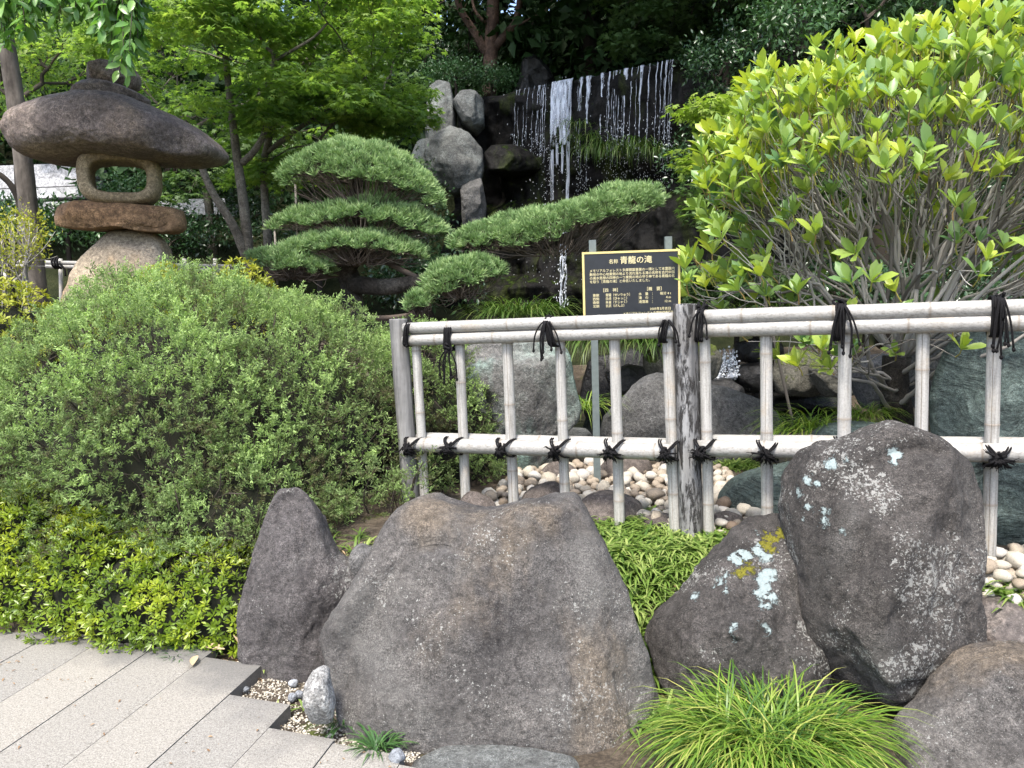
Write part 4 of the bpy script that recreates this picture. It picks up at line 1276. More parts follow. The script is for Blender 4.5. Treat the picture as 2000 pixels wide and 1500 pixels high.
gp = np.array([on_z(rg.uniform(-100, 620) if q < 160 else rg.uniform(-100, 780), (rg.uniform(1255, 1330) if q < 160 else rg.uniform(1280, 1500)), 0.004) for q in range(230)])
gp = gp[(gp[:, 1] < 2.95 - 0.29 * (gp[:, 0] + 1.09)) & (gp[:, 1] < 2.62 - 0.4 * (gp[:, 0] + 0.9))]
scatter(lb, leaf_t(1, 0.4, 2, 0.3, 0.2), gp, frames(rg.normal(size=gp.shape) * A(1, 1, 0.1), np.tile(A(0, 0, 1), (len(gp), 1)) + rg.normal(size=gp.shape) * 0.2), rg.uniform(0.006, 0.02, len(gp)), rg.random(len(gp)) * 0.7)
tag(link('leaf_litter', lb.mesh('leaf_litter', M['dead']), (0, 0, 0)), 'dry brown leaf litter on the soil between the rocks', 'leaf litter', kind='stuff')
for (x0, y0, x1, y1, w, lbl) in ((455, 1240, 488, 1280, 0.14, 'long dry beige bamboo sheath leaning on the pointed rock'), (400, 1262, 440, 1270, 0.3, 'curled dry leaf below the azalea edging'), (376, 1300, 384, 1283, 0.35, 'pale dry leaf on the slab edge by the dark tuft')):
    a, c = on_z(x0, y0, 0.10 if w < 0.2 else 0.012), on_z(x1, y1, 0.005)
    bb = B()
    L = np.linalg.norm(c - a)
    scatter(bb, leaf_t(1, w, 6, 0.35, -0.06, 0.4), a[None], frames((c - a)[None], A(0, -0.4, 1)[None]), [L], np.array([0.97]))
    solo('dry_leaf', bb, M['dead'], lbl, 'dry leaf', a)

# ------------------------------------------------------------------ stone lantern
lan = thing('stone_lantern', 'big rustic stone lantern of natural boulders with a mushroom-shaped roof', 'stone lantern', A(-3.6, 7.0, 0.85))
LY = 7.0
rock('base_stone', None, [(197, 464), (216, 451), (263, 447), (299, 451), (316, 474), (331, 522), (355, 600), (382, 720), (241, 760), (104, 720), (131, 600), (162, 515)], LY, (0.34, 0.34), M['lan_base'], parent=lan, sub=5, m=3.4, seed=201, amp=0.05, facets=3, smooth=1)
rock('platform_stone', None, [(120, 412), (123, 400), (135, 394), (200, 396), (280, 402), (340, 404), (352, 414), (360, 432), (357, 448), (340, 456), (290, 455), (255, 448), (205, 452), (165, 450), (130, 446), (122, 432)], LY, (0.34, 0.34), M['lan_plat'], parent=lan, sub=5, m=4.0, seed=202, amp=0.03, facets=3, smooth=1, ridge=0.8, fine=0.02)
rock('roof_stone', None, [(38, 262), (45, 246), (64, 229), (95, 217), (127, 207), (164, 198), (201, 192), (239, 193), (276, 200), (313, 215), (350, 231), (383, 250), (411, 272), (428, 292), (427, 304), (413, 313), (378, 320), (332, 320), (276, 316), (229, 310), (183, 312), (127, 318), (81, 316), (60, 306), (51, 289)],
     LY, (0.62, 0.7), M['lan_roof'], parent=lan, sub=6, m=3.0, chips=0, seed=203, amp=0.035, facets=2, smooth=1, center=(225, 265), fine=0.02, ridge=0.9)
rock('neck_stone', None, [(140, 190), (145, 178), (165, 166), (200, 162), (235, 166), (265, 178), (285, 190), (290, 204), (230, 212), (160, 205)], LY, (0.32, 0.32), M['lan_roof'], parent=lan, sub=5, seed=204, amp=0.03, facets=1)
rock('finial', None, [(170, 160), (172, 140), (185, 126), (210, 120), (240, 124), (260, 134), (268, 150), (266, 172), (250, 178), (200, 174), (178, 172)], LY, (0.22, 0.22), M['lan_roof'], parent=lan, sub=5, m=2.6, seed=205, amp=0.04, facets=2)
# fire box: a rounded ring of stone with an open window right through
nA, prof = 128, 22
an = np.arange(nA) / nA * 2 * math.pi
ce = at(236, 350, LY)
k_ = LY / F_PX


def sq(a, rx, ry, m):
    c, s = np.cos(a), np.sin(a)
    return np.stack([np.sign(c) * np.abs(c) ** (2 / m) * rx, np.sign(s) * np.abs(s) ** (2 / m) * ry], -1)


out_ = sq(an, 74 * k_, 52 * k_, 2.9)
out_[:, 0] *= 1 + 0.07 * (out_[:, 1] > 0) * out_[:, 1] / (50 * k_) - 0.03
inn = sq(an, 46 * k_, 28 * k_, 3.6)
pr_ = []
for t in np.linspace(0, 1, prof, endpoint=False):
    a = t * 2 * math.pi
    c, s = math.cos(a), math.sin(a)
    u_ = 0.5 + 0.5 * np.sign(c) * abs(c) ** 0.28
    pr_.append((u_, np.sign(s) * abs(s) ** 0.4 * 0.21))
V = []
for u_, dy in pr_:
    q = inn + (out_ - inn) * u_
    bul = 1 - 0.35 * (u_ > .5) * (abs(dy) / 0.21) ** 4 * 0.3
    V.append(np.c_[q[:, 0] * bul, np.full(nA, dy), q[:, 1] * bul])
V = np.stack(V, 1).reshape(-1, 3)
V = V + nrm(V) * (fbm(V * 7, 4) * 0.007)[:, None]
c_, s_ = math.cos(math.radians(21)), math.sin(math.radians(21))
V = np.stack([V[:, 0] * c_ - V[:, 1] * s_, V[:, 0] * s_ + V[:, 1] * c_, V[:, 2]], 1)
i = np.arange(nA)[:, None] * prof
i2 = ((np.arange(nA) + 1) % nA)[:, None] * prof
j = np.arange(prof)[None]
j2 = (j + 1) % prof
part('fire_box', B().add(V + ce, np.stack([i + j, i + j2, i2 + j2, i2 + j], -1).reshape(-1, 4)), M['lan_box'], lan)

# ------------------------------------------------------------------ bamboo fence
fence = thing('bamboo_fence', 'pale weathered bamboo fence with timber posts and black rope ties', 'fence', A(0.81, 3.6, 0.3))
rf = np.random.default_rng(33)
FD = nrm(A(1.40, -0.62, 0.0))
FN = A(FD[1], -FD[0], 0)                    # towards the camera


def culm(b, p0, p1, r, node=0.33, first=0.1, crack=None, ns=20, seed=0):
    """bamboo culm with swollen nodes; crack = angle of a drying split"""
    p0, p1 = np.asarray(p0, float), np.asarray(p1, float)
    L = np.linalg.norm(p1 - p0)
    t = [0, L]
    nodes = np.arange(first, L, node) + rf.normal(size=len(np.arange(first, L, node))) * 0.012
    for q in nodes:
        t += [q - 0.02, q - 0.007, q - 0.003, q, q + 0.003, q + 0.008, q + 0.02]
    t = np.unique(np.clip(np.concatenate([t, np.linspace(0, L, 14)]), 0, L))
    rr = np.full(len(t), r)
    vv = np.zeros(len(t))
    for q in nodes:
        e = np.abs(t - q)
        rr = rr + r * 0.065 * np.exp(-(e / 0.010) ** 2) - r * 0.05 * np.exp(-((t - q - 0.004) / 0.0025) ** 2)
        vv = np.maximum(vv, np.exp(-(e / 0.0055) ** 2) * 0.95)
    d = (p1 - p0) / L
    ref = A(0, 0, 1) if abs(d[2]) < .8 else FD
    s = nrm(np.cross(d, ref))
    u = np.cross(s, d)
    a = np.arange(ns) / ns * 2 * math.pi
    if crack is not None:
        a = np.sort(np.concatenate([a, [crack - 0.07, crack, crack + 0.07]]) % (2 * math.pi))
    n2 = len(a)
    bow = (fbm(np.stack([t * 1.3, np.full(len(t), seed * 5.1), 0 * t], -1), 2) * 0.006)
    c = p0 + d * t[:, None] + s * bow[:, None]
    R_ = np.repeat(rr[:, None], n2, 1)
    VV = np.repeat(vv[:, None], n2, 1)
    if crack is not None:
        kk = np.argmin(np.abs(a - (crack % (2 * math.pi))))
        R_[:, kk] *= 0.72
        VV[:, kk] = 1.2
    V = c[:, None] + R_[..., None] * (np.cos(a)[None, :, None] * s + np.sin(a)[None, :, None] * u)
    n = len(t)
    i = np.arange(n - 1)[:, None] * n2
    j = np.arange(n2)[None]
    k = (j + 1) % n2
    V = V.reshape(-1, 3)
    V = np.concatenate([V, c[:1], c[-1:]])
    f = [np.stack([i + j, i + k, i + n2 + k, i + n2 + j], -1).reshape(-1, 4)]
    e = (n - 1) * n2
    f += [np.stack([np.full(n2, n * n2), k[0], j[0]], -1), np.stack([np.full(n2, n * n2 + 1), e + j[0], e + k[0]], -1)]
    b.add(V, f, np.concatenate([VV.ravel(), [0.5, 0.5]]))


def Yat(px):                                # depth of the fence line at a photo column
    lo, hi = 2.0, 6.0
    for _ in range(40):
        m_ = (lo + hi) / 2
        X = at(px, 800, m_)[0]
        if m_ > 3.6 - (X - 0.825) * 0.444:
            hi = m_
        else:
            lo = m_
    return lo


def fp(px, py, push=0.0):
    return at(px, py, Yat(px)) + FN * push


for (a, c, r, up, first) in (((797, 641), (1318, 622), 0.031, 0, 0.27), ((797, 664), (1318, 646), 0.031, 0, 0.18), ((1362, 619), (2250, 592), 0.033, 0, 0.22), ((1362, 644), (2250, 622), 0.034, 0, 0.15)):
    b = B()
    culm(b, fp(*a, 0.035), fp(*c, 0.035), r, 0.36, first, seed=a[1])
    part('top_rail', b, M['bam_h'], fence)
    b = B()
    culm(b, fp(*a, -0.035), fp(*c, -0.035), r * 0.95, 0.36, first + .1, seed=a[1] + 3)
    part('top_rail', b, M['bam_h'], fence)
for (a, c, r, first) in (((808, 865), (1322, 880), 0.039, 0.12), ((1364, 872), (2250, 884), 0.039, 0.30)):
    b = B()
    culm(b, fp(*a, 0.045), fp(*c, 0.045), r, 0.42, first, seed=a[1])
    part('lower_rail', b, M['bam_h'], fence)
    b = B()
    culm(b, fp(a[0], a[1] - 4, -0.05), fp(c[0], c[1] - 4, -0.05), r, 0.42, first + .2, seed=a[1] + 2)
    part('lower_rail', b, M['bam_h'], fence)
BAL = [(812, 668, 832, 1010), (897, 672, 912, 1022), (990, 665, 1005, 1015), (1093, 660, 1106, 1018), (1199, 655, 1211, 1028), (1304, 652, 1320, 1048),
       (1376, 648, 1385, 1052), (1496, 648, 1499, 1065), (1651, 640, 1646, 1075), (1803, 640, 1795, 1090), (1943, 640, 1930, 1120), (2080, 640, 2062, 1140)]
for k, (xa, ya, xb, yb) in enumerate(BAL):
    b = B()
    top, bot = fp(xa, ya - 18), fp(xb, yb + 20)
    r = 0.0255 + 0.0012 * (k % 3)
    culm(b, bot, top, r, 0.34, [0.30, 0.16, 0.33, 0.24, 0.2, 0.28, 0.22, 0.25, 0.3, 0.2, 0.34, 0.2][k], crack=[None, 3.1, 2.95, 3.2, None, 3.3, None, 3.15, None, 3.3, 3.4, None][k], seed=k)
    part('upright', b, M['bam_v'], fence)


def post(px0, py0, px1, py1, r, mat, seed):
    b = B()
    p1, p0 = fp(px0, py0), fp(px1, py1)
    n, ns = 60, 40
    t = np.linspace(0, 1, n)
    a = np.arange(ns) / ns * 2 * math.pi
    c = p0 + (p1 - p0) * t[:, None]
    q = np.stack([np.cos(a)[None].repeat(n, 0) * 2, np.sin(a)[None].repeat(n, 0) * 2, (t * 4)[:, None].repeat(ns, 1)], -1).reshape(-1, 3) + seed
    R_ = r * (1 + 0.035 * fbm(q * A(1, 1, 0.5), 4) + 0.03 * fbm(q * A(4, 4, 0.4), 3)).reshape(n, ns)
    V = c[:, None] + R_[..., None] * np.stack([np.cos(a), np.sin(a), 0 * a], -1)[None]
    i = np.arange(n - 1)[:, None] * ns
    j = np.arange(ns)[None]
    k = (j + 1) % ns
    V = np.concatenate([V.reshape(-1, 3), V[-1] * 0.97 + c[-1] * 0.03 + A(0, 0, 0.006), c[-1:] + A(0, 0, 0.006)])
    e, m_ = (n - 1) * ns, n * ns
    b.add(V, [np.stack([i + j, i + k, i + ns + k, i + ns + j], -1).reshape(-1, 4), np.stack([e + j[0], e + k[0], m_ + k[0], m_ + j[0]], -1), np.stack([np.full(ns, m_ + ns), m_ + j[0], m_ + k[0]], -1)])
    part('post', b, mat, fence, label='grey split-grained timber post' if seed == 3 else 'grey timber post flaked with black bark')


post(778, 625, 806, 1015, 0.050, M['post_grey'], 3)
post(1338, 596, 1350, 1050, 0.056, M['post_flaky'], 8)
post(2190, 585, 2160, 1190, 0.056, M['post_flaky'], 12)


def cord(b, pts, r=0.0045, n=14, ns=6):
    tube(b, spline(pts, n), r, ns)


def top_tie(px, pyt, pyb, ndrop, drop, lean, wide=False, front_knot=False):
    b = B()
    ct, cb = fp(px, pyt, 0.0), fp(px, pyb, 0.0)
    off = [-0.012, 0.0, 0.012] if not wide else [-0.02, -0.012, -0.004, 0.004, 0.012]
    for k, o in enumerate(off):
        pts = []
        sl = lean * 0.02
        for (d_, s_, h_) in ((0.0, 1, ct), (0.062, .9, ct - A(0, 0, 0.012)), (0.072, .5, (ct + cb) / 2), (0.066, 0, cb + A(0, 0, .006)), (0.03, -.2, cb - A(0, 0, 0.008)), (-0.05, -.2, cb), (-0.072, .2, (ct + cb) / 2), (-0.05, .7, ct - A(0, 0, 0.01)), (0.0, 1, ct)):
            pts.append(h_ + FN * d_ + FD * (o + sl * (2 * s_ - 1) + rf.normal() * 0.0015))
        cord(b, pts, 0.0055, 34)
    kn = (fp(px, pyt + 4, 0.03) if not front_knot else fp(px + 5, pyb + 0, 0.085)) + FD * lean * .02
    for q in range(7):
        a = rf.normal(size=3) * 0.013
        c = rf.normal(size=3) * 0.013
        cord(b, [kn + a, kn + (a + c) * 0.8 + A(0, 0, 0.012), kn + c, kn - a * .6 + FN * 0.01], 0.0058, 10)
    for q in range(ndrop):
        d_ = drop * rf.uniform(0.75, 1.08) if q else drop
        sx = rf.normal() * 0.022 + (q - ndrop / 2 + .5) * 0.012
        zt = kn[2]
        pts = [kn, kn + FN * (0.05 if not front_knot else 0.012) + FD * sx * .4 + A(0, 0, -0.01), kn + FN * (0.06 if not front_knot else 0.01) + FD * sx - A(0, 0, d_ * 0.45), kn + FN * (0.055 if not front_knot else 0.0) + FD * (sx * 1.2 + rf.normal() * 0.006) - A(0, 0, d_)]
        cord(b, pts, 0.0042, 16, 5)
        b.add(icos(1)[0] * A(0.008, 0.008, 0.011) + pts[-1], icos(1)[1])
    part('rope_tie', b, M['cord'], fence)


top_tie(806, 630, 672, 2, 0.11, 0.3)
top_tie(886, 634, 680, 6, 0.17, 0.1, True, True)
top_tie(1083, 622, 672, 6, 0.18, -0.8, True)
top_tie(1304, 618, 664, 3, 0.12, 0.4)
top_tie(1371, 602, 662, 3, 0.13, 0.3)
top_tie(1643, 592, 660, 7, 0.20, 0.2, True)
top_tie(1946, 578, 652, 7, 0.23, 0.2, True)


def low_tie(px, py, seed):
    r = np.random.default_rng(seed)
    b = B()
    c = fp(px, py, 0.098)
    hh = 0.042
    for s in (-1, 1):
        for o in (0, 0.010):
            pts = [c + FD * (s * 0.045 + o) + A(0, 0, hh + 0.004) - FN * 0.07, c + FD * (s * 0.038 + o) + A(0, 0, hh) - FN * 0.028, c + FD * (s * 0.02 + o) + A(0, 0, hh * .5), c, c + FD * (-s * 0.028 + o) - A(0, 0, hh * .7) - FN * .008, c + FD * (-s * 0.042 + o) - A(0, 0, hh) - FN * 0.04, c + FD * (-s * 0.03 + o) - A(0, 0, hh) - FN * 0.12]
            cord(b, pts, 0.0042, 26)
    for q in range(9):
        a, e = r.normal(size=3) * 0.013, r.normal(size=3) * 0.013
        cord(b, [c + a, c + FN * 0.018 + e, c - a, c + e * .5], 0.0062, 10)
    for q in range(18):
        an_ = r.normal() * 0.75 + math.pi
        L = r.uniform(0.03, 0.06)
        tip = c + FD * math.sin(an_) * L + A(0, 0, math.cos(an_) * L * 0.8) + FN * 0.008
        mid = c + (tip - c) * 0.5 + FN * 0.024 + A(0, 0, 0.004)
        cord(b, [c, mid, tip], 0.0046, 9, 5)
        for _ in range(3):
            cord(b, [tip - (tip - c) * 0.15, tip + (tip - c) * 0.2 + r.normal(size=3) * 0.006], 0.0014, 4, 3)
    part('rope_tie', b, M['cord'], fence)


for k, (x, y) in enumerate(((815, 868), (892, 868), (993, 871), (1098, 872), (1203, 874), (1308, 876), (1377, 874), (1499, 878), (1650, 872), (1800, 880), (1941, 886), (2070, 884))):
    low_tie(x, y, 300 + k)
b = B()
cord(b, [fp(800, 868, 0.07), fp(790, 878, 0.07), fp(775, 872, 0.06), fp(772, 866, -0.02)], 0.004, 16)
part('loose_cord', b, M['cord'], fence)

# far bamboo fence behind the lantern
bf = thing('bamboo_fence', 'low grey bamboo fence in the shade behind the stone lantern', 'fence', at(60, 560, 8.6) * A(1, 1, 0) + A(0, 0, 1.0))
FNb = A(0, -1, 0)
for yy in (512, 519.5):
    b = B()
    tube(b, [at(-260, yy - 3, 9.0), at(60, yy, 8.7), at(460, yy + 9, 8.3)], 0.024, 10)
    part('top_rail', b, M['bam_h'], bf)
for x in (-130, -60, 10, 65, 118, 190, 260, 330, 360, 420):
    b = B()
    tube(b, [at(x, 505, 8.75), at(x + 3, 640, 8.75)], 0.022, 10)
    part('upright', b, M['bam_v'], bf)
for x, y in ((8, 514), (110, 514), (378, 522)):
    b = B()
    for o in (-5, 0, 5):
        p = at(x + o, y, 8.62)
        cord(b, [p + A(0, 0, .06), p + A(0.01, -0.05, 0.03), p + A(0.015, -0.05, -0.03), p + A(0.02, 0, -.06)], 0.012, 10)
    cord(b, [at(x + 6, y, 8.55), at(x + 16, y + 12, 8.55), at(x + 18, y + 26, 8.55)], 0.011, 8)
    part('rope_tie', b, M['cord'], bf)

# ------------------------------------------------------------------ notice board
SY = 4.52
s_tl, s_tr = at(1136.5, 493, SY), at(1327.5, 485, SY - 0.02)
sx = nrm((s_tr - s_tl) * A(1, 1, 0.0) + A(0, 0, (s_tr - s_tl)[2] * 0.6))
SW = np.linalg.norm(s_tr - s_tl)
sz = nrm(np.cross(sx, nrm(np.cross(A(0, 0, 1), sx))))
sn = np.cross(sx, sz)                       # towards the camera
sz = np.cross(sn, sx) if np.cross(sn, sx)[2] > 0 else -np.cross(sn, sx)
if sn[1] > 0:
    sn = -sn
SH = SW * 0.745
sign = thing('sign', 'black notice board with gold border and gold Japanese lettering on two grey posts', 'sign', A(s_tl[0] + SW / 2, SY, 0.3))
AX = np.stack([sx, sn, sz])
spt = lambda u_, v_, push=0.0: s_tl + sx * (u_ * SW) - sz * (v_ * SW) + sn * push
b = B()
box(b, spt(0.5, 0.745 / 2), SW - 0.022, 0.016, SH - 0.022, AX)
part('board', b, M['sign_black'], sign, smooth=False)
for (u_, v_, w, h) in ((0.5, 0.0105, 1.0, 0.021), (0.5, 0.745 - 0.0105, 1.0, 0.021), (0.0105, 0.3725, 0.021, 0.703), (0.9895, 0.3725, 0.021, 0.703)):
    b = B()
    box(b, spt(u_, v_), w * SW, 0.022, h * SW, AX)
    part('border', b, M['sign_gold'], sign, smooth=False)
for x, yt in ((1158, 469), (1306, 462)):
    b = B()
    t_ = at(x, yt, SY + 0.035)
    z0 = ground_h(t_[0], t_[1]) - 0.1
    box(b, A(t_[0] + 0.004, t_[1], (t_[2] + z0) / 2), 0.040, 0.036, t_[2] - z0, AX * A(1, 1, 1))
    part('post', b, M['sign_post'], sign, smooth=False)


def text(s, u_, v_, size, align='LEFT', bold=0.0, xs=1.0):
    cu = bpy.data.curves.new('lettering', 'FONT')
    cu.body = s
    cu.size = size * SW
    cu.align_x = align
    cu.align_y = 'CENTER'
    cu.offset = bold * SW
    cu.resolution_u = 2
    o = bpy.data.objects.new('lettering_source', cu)
    COL.objects.link(o)
    dg = bpy.context.evaluated_depsgraph_get()
    me = bpy.data.meshes.new_from_object(o.evaluated_get(dg))
    bpy.data.objects.remove(o)
    n = len(me.vertices)
    co = np.empty(n * 3, np.float32)
    me.vertices.foreach_get('co', co)
    co = co.reshape(-1, 3) * A(xs, 1, 1)
    org = spt(u_, v_, 0.0095)
    W = org + co[:, :1] * sx + co[:, 1:2] * sz - WL[sign]
    me.vertices.foreach_set('co', W.astype(np.float32).ravel())
    me.materials.clear()
    me.materials.append(M['sign_text'])
    me.update()
    p = bpy.data.objects.new('lettering', me)
    COL.objects.link(p)
    p.parent = sign


text('名称', 0.272, 0.107, 0.048, bold=0.0002)
text('青龍の滝', 0.385, 0.100, 0.083, bold=0.0006)
for k, s in enumerate(('メモリアルフォレスト多摩開園事業の一環として本霊園内', '敷地の中心地東側の地より流れ落ちる滝の名称を古代中国', 'の風水思想の四神の一つ東側の地の守り神である青龍の名', 'を取り［青龍の滝］と命名いたしました。')):
    text(s, 0.072, 0.196 + 0.0372 * k, 0.0336, bold=0.0001)
text('［四　神］', 0.285, 0.398, 0.041, 'CENTER', 0.0002)
text('［概　要］', 0.735, 0.398, 0.041, 'CENTER', 0.0002)
for k, (s1, s2) in enumerate((('東側', '青龍（せいりゅう）'), ('西側', '白虎（びゃっこ）'), ('南側', '朱雀（すじゃく）'), ('北側', '玄武（げんぶ）'))):
    text(s1, 0.100, 0.447 + 0.0372 * k, 0.0336, bold=0.0001)
    text(s2, 0.232, 0.447 + 0.0372 * k, 0.0336, bold=0.0001, xs=0.9)
for k, (s1, s2) in enumerate((('水　量　：', '毎分 4 t'), ('滝　巾　：', '4 m'), ('滝落差　：', '12 m'))):
    text(s1, 0.572, 0.447 + 0.040 * k, 0.0336, bold=0.0001)
    text(s2, 0.905, 0.447 + 0.040 * k, 0.0336, 'RIGHT', bold=0.0001)
text('2005年3月吉日', 0.905, 0.603, 0.0336, 'RIGHT', 0.0001)
text('メモリアルフォレスト多摩管理事務所', 0.935, 0.643, 0.031, 'RIGHT', 0.0)

# ------------------------------------------------------------------ shrubs with scale leaves: the juniper mound
rj = np.random.default_rng(61)
ELL = [(A(-1.52, 4.75, 0.40), A(1.05, 1.12, 1.15)), (A(-2.05, 4.75, 0.45), A(1.25, 1.4, 1.22)), (A(-3.1, 4.75, 0.45), A(1.15, 1.3, 0.66)), (A(-0.62, 5.05, 0.40), A(0.66, 0.62, 0.92)), (A(-1.5, 3.95, 0.25), A(0.66, 0.6, 0.55))]


def shell(ells, n, r, rough=0.10, fr=2.2, lo=0.86):
    P, Nn = [], []
    areas = np.array([a[1].prod() ** (2 / 3) for a in ells])
    for (c, ra), cnt in zip(ells, (n * areas / areas.sum()).astype(int)):
        d = nrm(r.normal(size=(cnt, 3)))
        nn = nrm(d / ra)
        bump = 1 + rough * fbm((c + d * ra) * fr, 3)
        k = r.uniform(lo, 1.0, cnt) * bump
        p = c + d * ra * k[:, None]
        ok = np.ones(cnt, bool)
        for (c2, r2) in ells:
            if c2 is not c:
                ok &= (((p - c2) / r2) ** 2).sum(1) > 0.80
        P.append(p[ok])
        Nn.append(nn[ok])
    return np.concatenate(P), np.concatenate(Nn)


jun = thing('juniper_shrub', 'huge mounded juniper shrub of feathery grey-green sprays in front of the lantern', 'juniper', A(-1.6, 4.6, 0.3))
P, Nn = shell(ELL, 18000, rj, 0.10, 2.6, 0.86)
front = (np.einsum('ij,ij->i', Nn, nrm(EYE - P)) > -0.25) & (P[:, 2] > ground_h(P[:, 0], P[:, 1]) + 0.03)
pr = proj(P)
ok = front & (pr[:, 0] > -760)
ok &= ~((P[:, 0] > -0.62) & (P[:, 1] < 4.28))
gap = fbm(P * 3.4 + 7, 3) > -0.66 + 0.14 * (P[:, 2] < 0.75)
P, Nn = P[ok & gap], Nn[ok & gap]
for q in range(9):                              # a few low side branches that poke out past the rocks and the post
    c = [(640, 985, 3.75), (700, 980, 3.65), (760, 950, 3.85), (800, 930, 3.9), (330, 1000, 3.35), (310, 1060, 3.3), (420, 1040, 3.3), (880, 920, 4.4), (930, 900, 4.5)][q]
    c = at(*c)
    d = rj.normal(size=(9, 3)) * A(0.10, 0.08, 0.06)
    P = np.concatenate([P, c + d])
    Nn = np.concatenate([Nn, nrm(d * 1.5 + A(0.1, -0.5, 0.5))])
# every clump is a fan of sprays
kc = len(P)
per = 5
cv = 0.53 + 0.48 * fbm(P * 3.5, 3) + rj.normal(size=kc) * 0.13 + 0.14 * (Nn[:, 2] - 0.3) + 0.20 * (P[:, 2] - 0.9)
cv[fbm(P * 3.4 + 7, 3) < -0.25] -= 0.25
cs2 = rj.uniform(0.8, 1.25, kc)
id_ = np.repeat(np.arange(kc), per)
N = kc * per
spl = rj.normal(size=(N, 3)) * 0.55
D = nrm(Nn[id_] * 0.8 + A(0, -0.05, 0.45) + spl)
P = P[id_] - Nn[id_] * 0.05 + spl * 0.028
Nn = Nn[id_]
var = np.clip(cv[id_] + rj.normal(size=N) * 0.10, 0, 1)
size = rj.uniform(0.055, 0.105, N) * cs2[id_]
pr = proj(P)
print('juniper sprays', N)
jsp = [spray_t(k, 12) for k in range(6)]
sel = rj.integers(0, 6, N)
Mj = frames(D, Nn + rj.normal(size=(N, 3)) * 0.5)
near = np.argsort(-(size / pr[:, 2][:1].mean() / np.linalg.norm(P - EYE, axis=1)))
lead = np.zeros(N, bool)
lead[near[:300]] = True
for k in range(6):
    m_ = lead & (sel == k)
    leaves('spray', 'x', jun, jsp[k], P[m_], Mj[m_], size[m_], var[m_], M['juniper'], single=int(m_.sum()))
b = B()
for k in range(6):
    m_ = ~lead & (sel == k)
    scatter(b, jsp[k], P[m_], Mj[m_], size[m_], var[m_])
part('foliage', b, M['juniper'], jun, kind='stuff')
b = B()
for q in range(900):
    k = rj.integers(0, len(P))
    p = P[k]
    inner = p - Nn[k] * rj.uniform(0.12, 0.35) + A(0, 0, -rj.uniform(0.02, 0.14))
    tube(b, spline([inner, (inner + p) / 2 + rj.normal(size=3) * 0.03, p], 4), [0.006, 0.004, 0.003, 0.002], 3, rj.random(), cap=False)
for (c, ra) in ELL:                           # twiggy dark heart
    d = nrm(rj.normal(size=(500, 3)))
    for q in range(500):
        p = c + d[q] * ra * 0.80
        if p[2] > 0.3:
            e = p + nrm(rj.normal(size=3)) * 0.2
            tube(b, [p, (p + e) / 2 + rj.normal(size=3) * 0.02, e], [0.006, 0.004, 0.003], 3, rj.random() * .5, cap=False)
part('branches', b, M['twig_dark'], jun)
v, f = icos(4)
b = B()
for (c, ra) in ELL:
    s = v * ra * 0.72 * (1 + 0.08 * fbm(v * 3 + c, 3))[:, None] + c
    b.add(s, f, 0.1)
part('inner_mass', b, leaf_mat('juniper_inner_shade', (0.012, 0.013, 0.007), (0.016, 0.017, 0.008), (0.02, 0.02, 0.01), 0, 0.95), jun, kind='stuff')  # near-black hulls stand in for the shade deep in the mound


# ------------------------------------------------------------------ rosette shrubs (azaleas)
def rosettes(P, Nn, r, per, spread, size, upb=0.4):
    """leaves in whorls: returns positions, frames, sizes"""
    n = len(P)
    ax = nrm(Nn + A(0, 0, upb) + r.normal(size=(n, 3)) * 0.3)
    t1 = nrm(np.cross(ax, A(0.31, 0.77, 0.12) + r.normal(size=(n, 3)) * 0.4))
    t2 = np.cross(ax, t1)
    Po, Do, Uo, So, Id = [], [], [], [], []
    for k in range(per):
        a = 2 * math.pi * k / per + r.normal(size=n) * 0.25
        sp = spread * r.uniform(0.7, 1.25, n)
        lat = t1 * np.cos(a)[:, None] + t2 * np.sin(a)[:, None]
        d = ax * np.cos(sp)[:, None] + lat * np.sin(sp)[:, None]
        Po.append(P + lat * 0.004)
        Do.append(d)
        Uo.append(ax * np.sin(sp)[:, None] - lat * np.cos(sp)[:, None])
        So.append(size * r.uniform(0.7, 1.15, n))
        Id.append(np.arange(n))
    D = np.concatenate(Do)
    return np.concatenate(Po), frames(D, np.concatenate(Uo) + r.normal(size=D.shape) * 0.15), np.concatenate(So), np.concatenate(Id)


T_az = (np.array([(0, 0, 0), (0.17, 0.5, 0.06), (0, 1, -0.04), (-0.17, 0.5, 0.06), (0, 0.52, 0)], float), [np.array([(0, 1, 4), (1, 2, 4), (2, 3, 4), (3, 0, 4)])])


